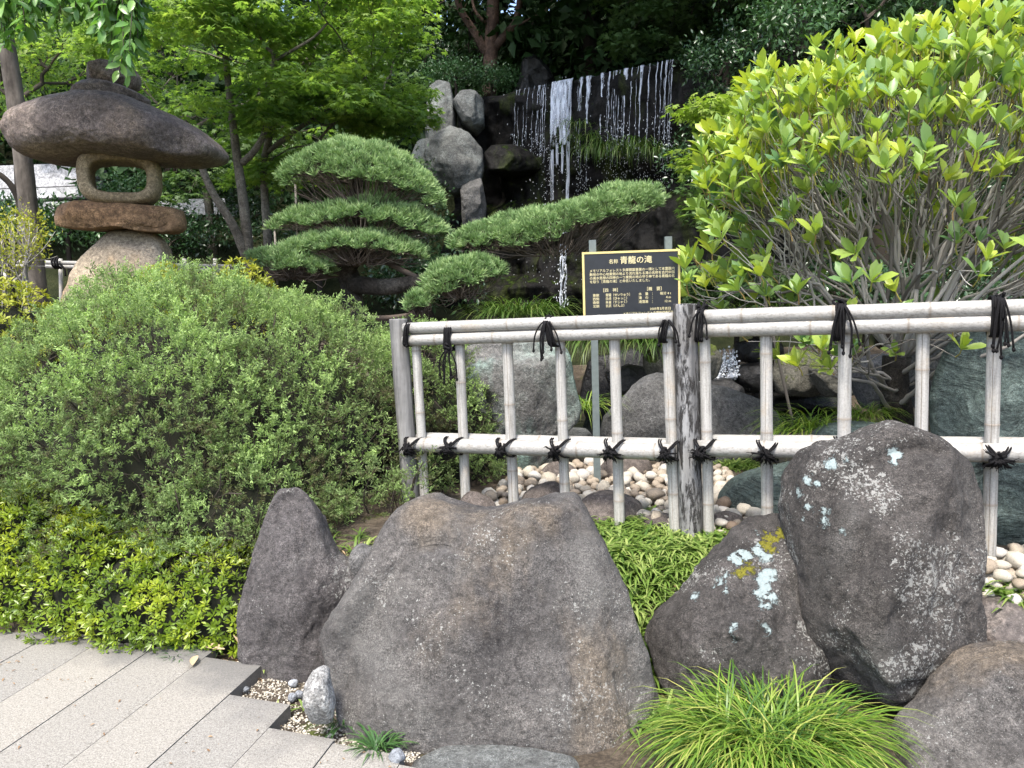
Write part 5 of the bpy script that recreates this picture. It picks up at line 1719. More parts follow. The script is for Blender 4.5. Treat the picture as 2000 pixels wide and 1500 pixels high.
def azalea(label, ells, n, seed, mat, size=0.034, cond=None, single=300, base=None, per=6, bias=0.0):
    r = np.random.default_rng(seed)
    P, Nn = shell(ells, n, r, 0.10, 4.5, 0.82)
    ok = (Nn[:, 1] < 0.45) & (P[:, 2] > ground_h(P[:, 0], P[:, 1]) + 0.01)
    if cond is not None:
        ok &= cond(P)
    P, Nn = P[ok], Nn[ok]
    base = A(*ells[0][0][:2], ground_h(*ells[0][0][:2])) if base is None else base
    t = thing('azalea_shrub', label, 'azalea', base)
    PP, MM, SS, Id = rosettes(P, Nn, r, per, 0.95, size)
    depth = np.zeros(len(P))
    var = np.clip(0.45 + bias + 0.5 * fbm(P * 6, 2) + 0.25 * (Nn[:, 2]) + r.normal(size=len(P)) * 0.12, 0, 1)[Id] + r.normal(size=len(PP)) * 0.06
    leaves('leaf', 'leaves', t, T_az, PP, MM, SS, np.clip(var, 0, 1), mat, single)
    b = B()
    for q in range(min(700, len(P))):
        k = r.integers(0, len(P))
        tube(b, [P[k] - Nn[k] * 0.12 - A(0, 0, .06), P[k]], [0.004, 0.002], 3, r.random(), cap=False)
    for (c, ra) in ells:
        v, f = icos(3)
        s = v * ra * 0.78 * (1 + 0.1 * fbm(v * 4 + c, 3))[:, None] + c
        b.add(s, f, 0.0)  # solid hull filling the bush, coloured as its dark shaded inside
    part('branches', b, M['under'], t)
    return t


hedge = []
for (x, y, top) in ((-360, 1215, .62), (-240, 1230, .62), (-120, 1245, .62), (0, 1235, .60), (110, 1250, .50), (220, 1265, .40), (320, 1270, .36), (400, 1265, .34), (452, 1225, .36)):
    p = on_z(x, y, 0.0)
    hedge.append((A(p[0], p[1] + 0.30, 0.02), A(0.30, 0.34 if x < 430 else 0.24, top)))
azalea('low clipped azalea edging with bright rosettes along the paving', hedge, 18500, 71, M['azalea'], 0.031, cond=lambda P: P[:, 0] < -1.0 + 0.05)
azalea('yellow-green clipped azalea at the far side of the juniper near the bare-twigged shrub', [(A(-3.7, 5.55, 0.85), A(0.68, 0.6, 0.80)), (A(-4.5, 5.8, 0.8), A(0.7, 0.6, 0.86))], 5200, 72, M['azalea_y'], 0.045, single=120)
azalea('yellow-green azalea crown showing over the juniper beside the lantern base', [(A(-2.75, 6.3, 0.95), A(0.55, 0.45, 0.80)), (A(-2.2, 6.3, 0.95), A(0.45, 0.45, 0.82)), (A(-3.1, 6.4, 0.9), A(0.4, 0.4, 0.75))], 6500, 73, M['azalea_y'], 0.042, single=120)

# loose yellow shrub with bare twigs beside the lantern
r = np.random.default_rng(74)
ys_ = thing('yellow_shrub', 'small airy shrub with tiny yellow leaves and bare grey twigs by the lantern', 'shrub', at(25, 600, 6.3) * A(1, 1, 0) + A(0, 0, 0.9))
tips = np.array([at(30 + 62 * x, 470 + 62 * z, 6.3 + 0.25 * y) for x, y, z in nrm(r.normal(size=(110, 3))) * r.uniform(0.6, 1.0, (110, 1))])
tips = np.concatenate([tips, np.array([at(x, y, 6.3) for x, y in ((108, 452), (100, 475), (112, 500), (95, 520), (104, 490), (70, 430))])])
for k, q in enumerate(((5, 610), (45, 615), (60, 620))):
    b = B()
    grow(b, at(*q, 6.3), tips[k::3], 0.0035, 0.42, 0.05, 5, rnd=r)
    part('stem', b, M['twig'], ys_)
n = 1500
k = r.integers(0, 110, n)
P = tips[k] + r.normal(size=(n, 3)) * 0.05
D = nrm(r.normal(size=(n, 3)) + A(0, 0, 0.9))
b = B()
scatter(b, leaf_t(1, 0.4, 2, .1), P, frames(D, r.normal(size=(n, 3))), r.uniform(0.022, 0.04, n), np.clip(r.normal(size=n) * 0.2 + 0.75, 0, 1))
part('leaves', b, M['azalea_y'], ys_, kind='stuff')

# ------------------------------------------------------------------ the big broad-leaved shrub
r = np.random.default_rng(81)
SB = A(2.46, 4.85, 0.40)
bs = thing('broadleaf_shrub', 'big spreading shrub with upright yellow-green leaf whorls and bare grey branches', 'shrub', SB)
C0, R0_ = A(2.72, 4.75, 1.78), A(1.60, 1.12, 1.08)
boxy = 3.0
cand = nrm(r.normal(size=(6000, 3)))
w = np.where(cand[:, 2] > 0.12, 1.0, np.where(cand[:, 2] > -0.35, 0.33, 0.13)) * np.where(cand[:, 1] > 0.35, 0.55, 1.0)
w *= np.where((cand[:, 1] < -0.45) & (cand[:, 2] < 0.15), 0.33, 1.0)
cand = cand[r.random(6000) < w]
kk = r.uniform(0.72, 1.0, len(cand)) * np.clip(0.25 + 0.75 / (np.abs(cand) ** boxy).sum(1) ** (1 / boxy), 1, 1.25) * (1 + 0.08 * fbm(cand * 3, 2))
tips = C0 + cand * R0_ * kk[:, None]
tips = tips[tips[:, 2] > 0.95]
ok = ~((tips[:, 1] < 4.25 - .444 * tips[:, 0] + .1 + .1) & (tips[:, 2] < 1.45))
tips = tips[ok]
keep = []
for p in tips:
    if len(keep) < 3 or np.min(np.linalg.norm(np.array(keep) - p, axis=1)) > 0.062:
        keep.append(p)
tips = np.array(keep)[:1350]
extra = np.array([at(x, y, Y) for x, y, Y in ((1600, 690, 4.2), (1580, 675, 4.15), (1862, 665, 3.9), (1345, 575, 4.3), (1455, 585, 4.2), (1560, 595, 4.1), (1340, 545, 4.5), (1330, 640, 4.6), (1700, 570, 3.95), (1760, 590, 3.9), (1490, 560, 4.2), (1900, 560, 3.7), (1645, 705, 4.3))])
tips = np.concatenate([tips, extra])
b = B()
trunk_top = SB + A(-0.02, 0.0, 0.62)
tb = B()
tp = spline([SB - A(0, 0, 0.15), SB + A(0.01, 0, 0.2), SB + A(-0.03, 0, 0.4), trunk_top], 14)
tube(tb, tp, np.linspace(0.10, 0.082, 14) * (1 + 0.06 * np.sin(np.arange(14) * 2.1)), 14)
part('trunk', tb, M['bark_black'], bs)
dirs = nrm(tips - trunk_top)
cen = dirs[r.choice(len(dirs), 15, replace=False)]
for _ in range(6):
    lab = np.argmax(dirs @ nrm(cen).T, 1)
    cen = np.stack([dirs[lab == q].mean(0) if (lab == q).any() else cen[q] for q in range(15)])
for q in range(15):
    tt = tips[lab == q]
    if len(tt):
        z_ = r.uniform(0.30, 0.62) if tt[:, 2].mean() < 1.7 else 0.62
        p0 = SB + A(0, 0, z_) + nrm((tt.mean(0) - SB) * A(1, 1, 0)) * 0.03
        limb = B()
        grow(limb, p0, tt, 0.0034, 0.34, 0.09, 6, (0.22, 0.38), None, 0.035, r)
        part('limb', limb, M['twig'], bs)
for pl, r0 in (([(1738, 800, 4.8), (1700, 748, 4.6), (1640, 738, 4.4), (1585, 722, 4.25)], 0.014), ([(1752, 795, 4.8), (1800, 752, 4.6), (1860, 705, 4.3), (1925, 695, 4.1), (2010, 650, 4.0)], 0.018), ([(1732, 760, 4.8), (1700, 710, 4.7), (1692, 660, 4.6), (1660, 590, 4.5)], 0.016), ([(1760, 730, 4.8), (1830, 680, 4.5), (1900, 640, 4.3), (2000, 610, 4.1)], 0.015),
               ([(1735, 740, 4.75), (1680, 725, 4.5), (1600, 690, 4.3), (1560, 640, 4.2)], 0.010), ([(1640, 738, 4.4), (1620, 700, 4.35), (1600, 690, 4.2)], 0.006), ([(1860, 705, 4.3), (1880, 670, 4.2), (1862, 640, 4.1)], 0.007)):
    q = spline([at(*c) for c in pl], 26)
    lb_ = B()
    tube(lb_, q + np.stack([fbm(np.c_[np.arange(26) * .4, np.full(26, r0 * 900 + s), np.zeros(26)], 2) for s in (0, 5, 9)], 1) * 0.012, np.linspace(r0, r0 * 0.45, 26), 6, 0.5)
    part('branch', lb_, M['twig'], bs)
b = B()
outd = nrm((tips - C0) / R0_)
ax = nrm(outd * 0.45 + A(0, -0.05, 0.9) + r.normal(size=tips.shape) * 0.2)
P2 = tips + ax * 0.07
for k in range(len(tips)):
    tube(b, [tips[k], (tips[k] + P2[k]) / 2 + r.normal(size=3) * 0.006, P2[k]], [0.0042, 0.0038, 0.0032], 4, r.random(), cap=False)
part('young_shoots', b, M['young'], bs, kind='stuff')
T_sh = leaf_t(1, 0.38, 4, 0.16, 0.10, 0.62)
n = len(P2)
Po, Do, Uo, So, Id = [], [], [], [], []
t1 = nrm(np.cross(ax, r.normal(size=(n, 3))))
t2 = np.cross(ax, t1)
for ring, (cnt, sp, sz_) in enumerate(((3, 0.35, 0.10), (4, 0.75, 0.122))):
    for k in range(cnt):
        a = 2 * math.pi * (k + 0.5 * ring) / cnt + r.normal(size=n) * 0.3
        s_ = sp + r.normal(size=n) * 0.16
        latv = t1 * np.cos(a)[:, None] + t2 * np.sin(a)[:, None]
        d = ax * np.cos(s_)[:, None] + latv * np.sin(s_)[:, None]
        pick = r.random(n) < 0.9
        Po.append((P2 - ax * 0.012 * ring)[pick])
        Do.append(d[pick])
        Uo.append((ax * np.sin(s_)[:, None] - latv * np.cos(s_)[:, None])[pick])
        So.append((sz_ * r.uniform(0.7, 1.2, n))[pick])
        Id.append(np.arange(n)[pick])
D, U_, S_, Id = map(np.concatenate, (Do, Uo, So, Id))
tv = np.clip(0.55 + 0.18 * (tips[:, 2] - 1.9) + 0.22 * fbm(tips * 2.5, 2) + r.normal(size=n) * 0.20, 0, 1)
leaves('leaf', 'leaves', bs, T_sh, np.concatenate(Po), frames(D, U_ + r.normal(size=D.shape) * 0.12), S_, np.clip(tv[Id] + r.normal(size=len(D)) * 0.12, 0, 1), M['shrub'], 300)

# ------------------------------------------------------------------ grasses
def clump(name, label, cat, c, n, L, W, spread, seed, mat, single=0, group=None, arch=0.9, radius=0.1, lean=(0, -0.2), upright=0.6, bname='blade', vmean=0.5, vsd=0.22):
    r = np.random.default_rng(seed)
    t = thing(name, label, cat, c, group)
    a = r.uniform(0, 2 * math.pi, n)
    rad = radius * np.sqrt(r.random(n))
    P = np.c_[c[0] + np.cos(a) * rad * spread[0], c[1] + np.sin(a) * rad * spread[1], np.zeros(n)]
    P[:, 2] = c[2]
    out = np.c_[np.cos(a) * (0.25 + rad / radius), np.sin(a) * (0.25 + rad / radius), np.zeros(n)] + A(*lean, 0) + r.normal(size=(n, 3)) * A(0.75, 0.75, 0)
    D = nrm(nrm(out) * r.uniform(0.15, 1.0, n)[:, None] + A(0, 0, upright) * r.uniform(0.8, 1.9, n)[:, None])
    side_up = nrm(out) * -1.0 + A(0, 0, 0.3)
    Mx = frames(D, np.where(True, A(0, 0, 1) - nrm(out) * 0.3, side_up))
    S = L * r.uniform(0.55, 1.1, n)
    v = np.clip(r.normal(size=n) * vsd + vmean, 0, 1)
    leaves(bname, bname + 's', t, blade_t(5, W, arch), P, Mx, S, v, mat, single)
    return t


gc = at(1520, 1500, 2.22)
clump('grass_tuft', 'large arching yellow-green grass tuft at the front between the big rocks', 'grass tuft', A(gc[0] + 0.0, 2.30, 0.03), 2000, 0.34, 0.017, (1.0, 0.6), 91, M['grass'], 300, radius=0.22, lean=(0, -0.35), upright=0.45, arch=1.1, vmean=0.42, vsd=0.30)
for k, (x, y, L, n, lb) in enumerate(((350, 1288, 0.11, 90, 'dark mondo grass tuft under the azalea edging at the paving'), (668, 1415, 0.12, 60, 'dark mondo grass tuft against the small jagged stone'), (738, 1465, 0.13, 110, 'bushiest dark mondo grass tuft at the corner of the huge boulder'))):
    p = on_z(x, y, -0.03)
    clump('mondo_grass', lb, 'grass tuft', A(p[0], p[1], -0.03), n, L, 0.05, (1, 1), 95 + k, M['mondo'], n, 'dark grass tufts beside the paving', radius=0.035, lean=(0, -0.1), upright=0.6)
for k, (x, y) in enumerate(((522, 1312), (598, 1385), (545, 1395))):
    p = on_z(x, y, -0.05)
    clump('weed', ('thin bright weed in the gravel by the slab corner', 'low bright weed by the small jagged stone', 'tiny bright weed at the stepped slab end')[k], 'weed', A(p[0], p[1], -0.045), 9, (0.10, 0.07, 0.05)[k], 0.16, (1, 1), 99 + k, M['cover'], 9, radius=0.02, upright=0.8, bname='leaf', vmean=0.7)
# ground cover lily-turf in front of the fence, one mass nobody could count
r = np.random.default_rng(110)
b = B()
T_bl = blade_t(3, 0.085, 1.0)
poly = [(1120, 1005), (1180, 1005), (1280, 1020), (1360, 1035), (1430, 1050), (1440, 1075), (1410, 1110), (1380, 1150), (1330, 1185), (1270, 1190), (1220, 1165), (1190, 1120), (1160, 1060)]


def inpoly(px, py, poly):
    ins = False
    for k in range(len(poly)):
        a, c = poly[k], poly[(k + 1) % len(poly)]
        if (a[1] > py) != (c[1] > py) and px < (c[0] - a[0]) * (py - a[1]) / (c[1] - a[1]) + a[0]:
            ins = not ins
    return ins


cs_ = []
while len(cs_) < 430:
    x, y = r.uniform(1110, 1450), r.uniform(1000, 1195)
    if inpoly(x, y, poly) and r.random() < (1.0 if y < 1130 else 0.45):
        cs_.append(on_z(x, y, 0.26))
for x0, x1, y0, y1, n in ((860, 1000, 1015, 1030, 30), (600, 720, 1055, 1110, 12), (1410, 1470, 900, 925, 40), (1880, 2010, 1155, 1180, 26), (1215, 1300, 1180, 1250, 16)):
    for _ in range(n):
        cs_.append(on_z(r.uniform(x0, x1), r.uniform(y0, y1), 0.28))
cs_ = np.array(cs_)
cs_[:, 2] = ground_h(cs_[:, 0], cs_[:, 1])
P = np.repeat(cs_, 15, 0)
out = r.normal(size=P.shape) * A(1, 1, 0)
D = nrm(nrm(out) * r.uniform(0.3, 1.1, len(P))[:, None] + A(0, 0, 0.75))
scatter(b, T_bl, P + r.normal(size=P.shape) * A(.012, .012, 0), frames(D, np.tile(A(0, 0, 1), (len(P), 1))), r.uniform(0.06, 0.16, len(P)), np.clip(np.repeat(r.normal(size=len(cs_)) * 0.22, 15) + r.normal(size=len(P)) * 0.15 + 0.5, 0, 1))
tag(link('ground_cover', b.mesh('ground_cover', M['cover']), (0, 0, 0)), 'low bright green lily-turf covering the soil in front of the fence', 'ground cover', kind='stuff')
# overhanging sedge and water-side tufts behind the fence
for k, (x, y, Y, L, n, rad, lb) in enumerate(((1190, 665, 6.6, 0.55, 620, 0.42, 'drooping sedge mass over the stream behind the sign posts'), (1020, 615, 7.2, 0.45, 420, 0.4, 'sedge tufts along the foot of the waterfall, above the top rail'), (1270, 668, 6.4, 0.42, 260, 0.25, 'sedge clump overhanging the grey mossy rock'), (1145, 800, 5.3, 0.34, 120, 0.08, 'bright grass tuft between the slab rock and the nearer sign post'), (1600, 840, 4.75, 0.36, 330, 0.24, 'bright arching grass at the near edge of the pond'), (1690, 815, 4.8, 0.30, 160, 0.10, 'short bright grass at the foot of the shrub trunk'), (1390, 615, 7.4, 0.40, 260, 0.4, 'sedge behind the flaky post above the cascade'), (1500, 610, 7.6, .4, 240, .4, 'shaded sedge behind the top rail past the flaky post'))):
    p = at(x, y, Y)
    clump('sedge', lb, 'grass', p, n, L, 0.022, (1, 0.6), 120 + k, M['grass'] if k in (3, 4, 5) else M['fallgrass'], 40 if k < 6 else 0, 'grasses round the stream', radius=rad, lean=(0, -0.4), upright=0.5, arch=1.15, vmean=0.5)
# grass hanging on the rock face between the strands of water
for k, (px, py, L, n) in enumerate(((1128, 250, 0.55, 45), (1140, 275, 0.6, 60), (1160, 300, 0.55, 60), (1184, 290, 0.6, 60), (1206, 305, 0.5, 50), (1230, 300, 0.55, 60), (1250, 285, 0.55, 50), (1272, 300, 0.5, 60), (1292, 305, 0.5, 50))):
    Lp = lip(px)
    p = at(px, py, Lp[1] - 0.45)
    clump('hanging_grass', 'long grass tufts hanging from the rock face among the water strands', 'grass', p, n, L, 0.026, (1, 0.4), 140 + k, M['fallgrass'], 0, 'grass tufts hanging on the waterfall face', radius=0.16, lean=(wall_n[0] * 0.6, wall_n[1] * 0.6), upright=0.7, arch=1.75, vmean=0.5)

# ------------------------------------------------------------------ sculpted pine
r = np.random.default_rng(151)
PY = 8.3
pine = thing('pine_tree', 'sculpted garden pine with cloud-shaped needle pads and one long sideways limb', 'pine', at(690, 560, PY) * A(1, 1, 0) + A(0, 0, 1.0))
tufts = [tuft_t(20, 1.2, 0.085, 160 + k) for k in range(5)]
PADS = [([(545, 350), (565, 315), (620, 282), (680, 268), (740, 275), (790, 300), (835, 335), (866, 372), (868, 396), (845, 402), (800, 392), (740, 385), (650, 376), (570, 362)], 8.3, 0.55),
        ([(525, 432), (570, 404), (640, 396), (700, 382), (760, 380), (815, 398), (855, 422), (880, 442), (872, 455), (800, 452), (700, 440), (620, 446), (530, 444)], 8.25, 0.5),
        ([(570, 468), (640, 445), (740, 442), (800, 462), (842, 484), (836, 500), (760, 500), (690, 492), (600, 496), (560, 490)], 8.1, 0.5),
        ([(488, 492), (520, 474), (580, 470), (640, 500), (655, 525), (620, 542), (560, 532), (495, 508)], 7.9, 0.35),
        ([(872, 462), (920, 430), (1000, 412), (1080, 400), (1130, 382), (1180, 364), (1230, 356), (1285, 364), (1302, 385), (1290, 402), (1240, 416), (1160, 440), (1090, 462), (1000, 482), (930, 488), (880, 478)], 7.9, 0.42),
        ([(815, 548), (850, 512), (880, 498), (940, 494), (985, 506), (992, 525), (950, 540), (900, 560), (845, 572)], 7.7, 0.35),
        ([(780, 590), (815, 560), (850, 566), (840, 590), (800, 602)], 7.6, 0.25)]
limbs = B()
trunk_pts = [at(692, 610, 8.35) - A(0, 0, .5), at(686, 560, 8.35), at(676, 530, 8.3), at(690, 505, 8.25), at(715, 470, 8.3), at(700, 430, 8.35), at(690, 395, 8.35), at(700, 350, 8.3)]
tb = B()
tube(tb, spline(trunk_pts, 40), np.linspace(0.13, 0.05, 40) * (1 + 0.12 * fbm(np.c_[np.arange(40) * .3, np.zeros(40), np.zeros(40)], 2)), 12)
tube(tb, spline([at(688, 555, 8.3), at(760, 560, 8.1), at(860, 540, 7.9), at(940, 505, 7.85), at(1020, 492, 7.85), at(1110, 462, 7.9), at(1200, 425, 7.9), at(1270, 398, 7.9)], 50), np.linspace(0.10, 0.025, 50), 10)
part('trunk', tb, M['bark_black'], pine)
tot = 0
pad_sel = []
for k, (pl, Y, dep) in enumerate(PADS):
    W = np.array(pl, float)
    pad = link('needle_pad', None, WL[pine], pine)
    lo, hi = W.min(0), W.max(0)
    area = 0.5 * abs(np.dot(W[:, 0], np.roll(W[:, 1], 1)) - np.dot(W[:, 1], np.roll(W[:, 0], 1)))
    n = int(area / 25)
    P, Nn = [], []
    while len(P) < n:
        x, y = lo + (hi - lo) * r.random(2)
        if not inpoly(x, y, pl):
            continue
        # the pad's upper edge at this column and its share of the height
        ys2 = []
        for q in range(len(W)):
            a, c = W[q], W[(q + 1) % len(W)]
            if (a[0] > x) != (c[0] > x):
                ys2.append(a[1] + (c[1] - a[1]) * (x - a[0]) / (c[0] - a[0]))
        if len(ys2) < 2:
            continue
        t0, t1_ = min(ys2), max(ys2)
        h = (y - t0) / max(t1_ - t0, 1)
        if h > 0.87 and k < 4 and abs(x - (lo[0] + hi[0]) / 2) < 0.40 * (hi[0] - lo[0]):
            continue
        ux = (x - (lo[0] + hi[0]) / 2) / ((hi[0] - lo[0]) / 2)
        top_z = at(x, t0, Y)[2]
        low_z = at(x, t1_, Y)[2]
        # dome: h runs from the crest (0) over to the near rim (1); a mirrored copy covers the far side
        dy = dep * (1 - 0.6 * ux * ux) * math.sin(h * math.pi / 2)
        z = low_z + (top_z - low_z) * math.cos(h * math.pi / 2 * 0.93)
        s_ = 1 if r.random() < 0.68 else -1
        p = at(x, y, Y)
        p = A(p[0], Y - s_ * dy, z)
        p = p + A(0, 0, 0.06 * fbm(np.array([p * 4.0]), 2)[0])
        P.append(p)
        Nn.append(nrm(A(ux * 0.4, -s_ * 0.8 * math.sin(h * 1.5), 0.9 * math.cos(h * 1.2) + 0.15)))
    P, Nn = np.array(P), np.array(Nn)
    D = nrm(Nn + A(0, 0, 0.5) + r.normal(size=P.shape) * 0.25)
    sz2 = r.uniform(0.075, 0.12, n)
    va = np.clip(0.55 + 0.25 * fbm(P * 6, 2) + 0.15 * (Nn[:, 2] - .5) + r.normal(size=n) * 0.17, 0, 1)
    P = P - D * (sz2 * 0.7)[:, None]
    sel = r.integers(0, 5, n)
    MX = frames(D, r.normal(size=P.shape))
    single = np.zeros(n, bool)
    single[np.argsort(P[:, 1])[:int(44 * min(1.3, n / 700 + .4))]] = True
    for q in range(5):
        m_ = single & (sel == q)
        if m_.any():
            leaves('needle_tuft', 'x', pad, tufts[q], P[m_], MX[m_], sz2[m_], va[m_], M['pine'], int(m_.sum()))
    b = B()
    for q in range(5):
        m_ = ~single & (sel == q)
        scatter(b, tufts[q], P[m_], MX[m_], sz2[m_], va[m_])
    part('needles', b, M['pine'], pad, kind='stuff')
    # twigs that carry the pad
    b = B()
    c = A(P[:, 0].mean(), Y, P[:, 2].min() - 0.02)
    if k == 4:
        for seg in range(7):
            x = 920 + seg * 55
            m_ = np.abs(proj(P)[:, 0] - x) < 34
            if m_.sum() > 4:
                q = P[m_][:60] - A(0, 0, 0.03)
                grow(b, A(q[:, 0].mean(), Y, q[:, 2].min() - 0.02), q, 0.003, 0.45, 0.06, 4, (0.3, 0.5), None, 9, r)
    else:
        q = P[r.choice(n, min(260, n), replace=False)] - A(0, 0, 0.03)
        grow(b, c, q, 0.003, 0.42, 0.05, 4, (0.25, 0.4), None, 0.03, r)
        near_t = spline(trunk_pts, 40)
        m_ = near_t[np.argmin(np.linalg.norm(near_t - (c - A(0, 0, .08)), axis=1))]
        tube(b, spline([m_, (m_ + c) / 2 + A(0, 0, -0.03), c], 8), np.linspace(0.035, 0.025, 8), 6, 0.3)
    ce_ = P.mean(0)
    for q in range(150):                     # bare twigs under the needles
        e = P[r.integers(0, n)] * 1.0
        s0 = A(ce_[0] + (e[0] - ce_[0]) * r.uniform(0.1, 0.6), ce_[1] + (e[1] - ce_[1]) * r.uniform(0.0, 0.7), P[:, 2].min() - 0.05 + 0.07 * r.random())
        e = e - A(0, 0, 0.05)
        tube(b, spline([s0, (s0 + e) / 2 + r.normal(size=3) * 0.03 - A(0, 0, 0.03), e], 5), [0.006, 0.005, 0.004, 0.003, 0.002], 3, r.random(), cap=False)
    part('twigs', b, M['pine_twig'], pad)
for x, y0, y1 in ((577, 360, 470), (536, 440, 500)):                     # slim support canes under the pads
    b = B()
    tube(b, [at(x, y0, 8.4), at(x + 3, y1, 8.4) - A(0, 0, .3)], 0.012, 6, .5)
    part('support_cane', b, M['twig'], pine)

# ------------------------------------------------------------------ trees
def cluster_leaves(r, centers, per, rad, flat, size, horiz=True, droop=0.25):
    """leaves round every spray centre: positions, frames, sizes"""
    n = len(centers) * per
    C_ = np.repeat(centers, per, 0)
    a = r.uniform(0, 2 * math.pi, n)
    q = rad * np.sqrt(r.random(n))
    off = np.c_[np.cos(a) * q, np.sin(a) * q, r.normal(size=n) * flat - droop * q * q / rad]
    P = C_ + off
    if horiz:
        D = nrm(np.c_[np.cos(a), np.sin(a), -0.35 + 0 * a] + r.normal(size=(n, 3)) * A(0.5, 0.5, 0.25))
        U = A(0, 0, 1) + r.normal(size=(n, 3)) * 0.3
    else:
        D = nrm(off + r.normal(size=(n, 3)) * rad * 0.8 + A(0, 0, 0.12 * rad))
        U = A(0, -0.2, 0.8) + r.normal(size=(n, 3)) * 0.5
    return P, frames(D, U), size * r.uniform(0.7, 1.2, n)


T_map, T_dia = maple_t(), (np.array([(0, 0, 0), (0.26, 0.45, 0.08), (0, 1, -0.1), (-0.26, 0.45, 0.08)], float), [np.array([(0, 1, 2), (0, 2, 3)])])
T_cam = (np.array([(0, 0, 0), (0.22, 0.5, 0.07), (0, 1, -0.10), (-0.22, 0.5, 0.07), (0, 0.5, 0)], float), [np.array([(0, 1, 4), (1, 2, 4), (2, 3, 4), (3, 0, 4)])])


def ball_centers(r, balls, n, lo=0.5, top=-0.35, gap=-0.3, fr=1.2):
    out = []
    vol = np.array([b_[1][0] * b_[1][1] * b_[1][2] for b_ in balls]) ** (2 / 3)
    for (c, ra), m_ in zip(balls, (n * vol / vol.sum()).astype(int)):
        d = nrm(r.normal(size=(m_, 3)))
        k = r.uniform(lo, 1.0, m_) ** 0.6
        p = A(*c) + d * A(*ra) * k[:, None]
        out.append(p[(d[:, 2] > top) & (fbm(p * fr + 3, 2) > gap)])
    return np.concatenate(out)


def tree(name, label, cat, base, trunks, balls, nspray, per, rad, flat, size, T, mat, bark, seed, horiz=True, group=None, lo=0.5, gap=-0.3, nbranch=60, top=-0.35, rtip=0.006, single=0, fr=1.2, vb=0.5, vsd=0.1, crown='crown'):
    r = np.random.default_rng(seed)
    t = thing(name, label, cat, base, group)
    cen = ball_centers(r, balls, nspray, lo, top, gap, fr)
    P, MX, S = cluster_leaves(r, cen, per, rad, flat, size, horiz)
    var = np.clip(np.repeat(vb + 0.3 * fbm(cen * 1.5, 2) + 0.1 * r.normal(size=len(cen)), per) + r.normal(size=len(P)) * vsd, 0, 1)
    cr = link(crown, None, WL[t], t)
    if single:
        leaves('leaf', 'leaves', cr, T, P, MX, S, var, mat, single)
    else:
        b = B()
        scatter(b, T, P, MX, S, var)
        part('leaves', b, mat, cr, kind='stuff')
    ends = []
    tb = B()
    for pts, r0, r1 in trunks:
        sp = spline(pts, 8 * len(pts))
        k = len(sp)
        tube(tb, sp, np.linspace(r0, r1, k) * (1 + 0.07 * fbm(np.c_[np.arange(k) * 0.35, np.full(k, r0 * 50), np.zeros(k)], 2)), 10)
        ends.append(sp[-1])
    part('trunk', tb, bark, t)
    if nbranch:
        tips = cen[r.choice(len(cen), min(nbranch, len(cen)), replace=False)]
        E_ = np.array(ends)
        lab = np.argmin(np.linalg.norm(tips[:, None] - E_[None], axis=2), 1)
        for q in range(len(ends)):
            bb = B()
            if (lab == q).any():
                grow(bb, E_[q], tips[lab == q], rtip, 0.45, 0.06, 5, (0.3, 0.5), None, max(trunks[q][2], rtip), r)
            if bb.n:
                part('branches', bb, bark, t)
    return t


def bl(x, y, Y, rx, ry, rd):
    """crown ball from photo pixels: centre and half sizes"""
    c = at(x, y, Y)
    return (tuple(c), (rx * Y / F_PX, rd, ry * Y / F_PX))


G = lambda x, y: A(x, y, float(ground_h(x, y)))
# maples behind the lantern
MY = 9.6
tree('maple_tree', 'green maple with forked slim grey trunks right behind the stone lantern', 'maple', G(*at(485, 520, MY)[:2]),
     [([at(488, 560, MY) - A(0, 0, .3), at(486, 500, MY), at(476, 400, MY), at(462, 300, MY), at(450, 200, MY), at(440, 110, MY)], 0.075, 0.035),
      ([at(480, 500, MY), at(455, 440, MY - .1), at(415, 375, MY - .2), at(392, 320, MY - .3), at(360, 230, MY - .4)], 0.06, 0.03),
      ([at(474, 318, MY), at(500, 290, MY - .1), at(520, 245, MY - .1), at(524, 160, MY - .2)], 0.045, 0.028),
      ([at(524, 160, MY - .2), at(535, 110, MY - .3), at(520, 92, MY - .3), at(500, 60, MY - .3)], 0.03, 0.015),
      ([at(527, 125, MY - .25), at(560, 105, MY - .4), at(610, 75, MY - .5), at(640, 45, MY - .5)], 0.022, 0.012)],
     [bl(390, 100, 9.3, 210, 110, 1.3), bl(560, 80, 9.2, 190, 110, 1.4), bl(420, 240, 9.2, 130, 60, 0.8), bl(620, 200, 9.4, 150, 75, 1.0), bl(380, 10, 8.7, 170, 90, .8), bl(560, -20, 9.0, 190, 60, .9)],
     700, 30, 0.22, 0.025, 0.075, T_map, M['maple'], M['bark_maple'], 401, single=200)
tree('maple_tree', 'bright green maple reaching over toward the waterfall, above the pine', 'maple', G(*at(530, 500, 10.4)[:2]),
     [([at(528, 560, 10.4) - A(0, 0, .3), at(524, 480, 10.4), at(517, 380, 10.4), at(518, 300, 10.3), at(560, 180, 10.2), at(620, 90, 10.1)], 0.065, 0.03), ([at(518, 300, 10.3), at(600, 240, 10.2), at(690, 190, 10.0)], 0.035, 0.02)],
     [bl(720, 60, 9.6, 130, 90, 1.1), bl(640, 230, 10.2, 160, 50, 0.9), bl(760, 230, 9.9, 90, 45, 0.7), bl(790, 190, 10.0, 45, 40, 0.5), bl(600, 350, 10.6, 150, 60, .7), bl(810, 25, 9.4, 40, 35, .4)],
     560, 30, 0.22, 0.025, 0.075, T_map, M['maple'], M['bark_maple'], 402, single=100)
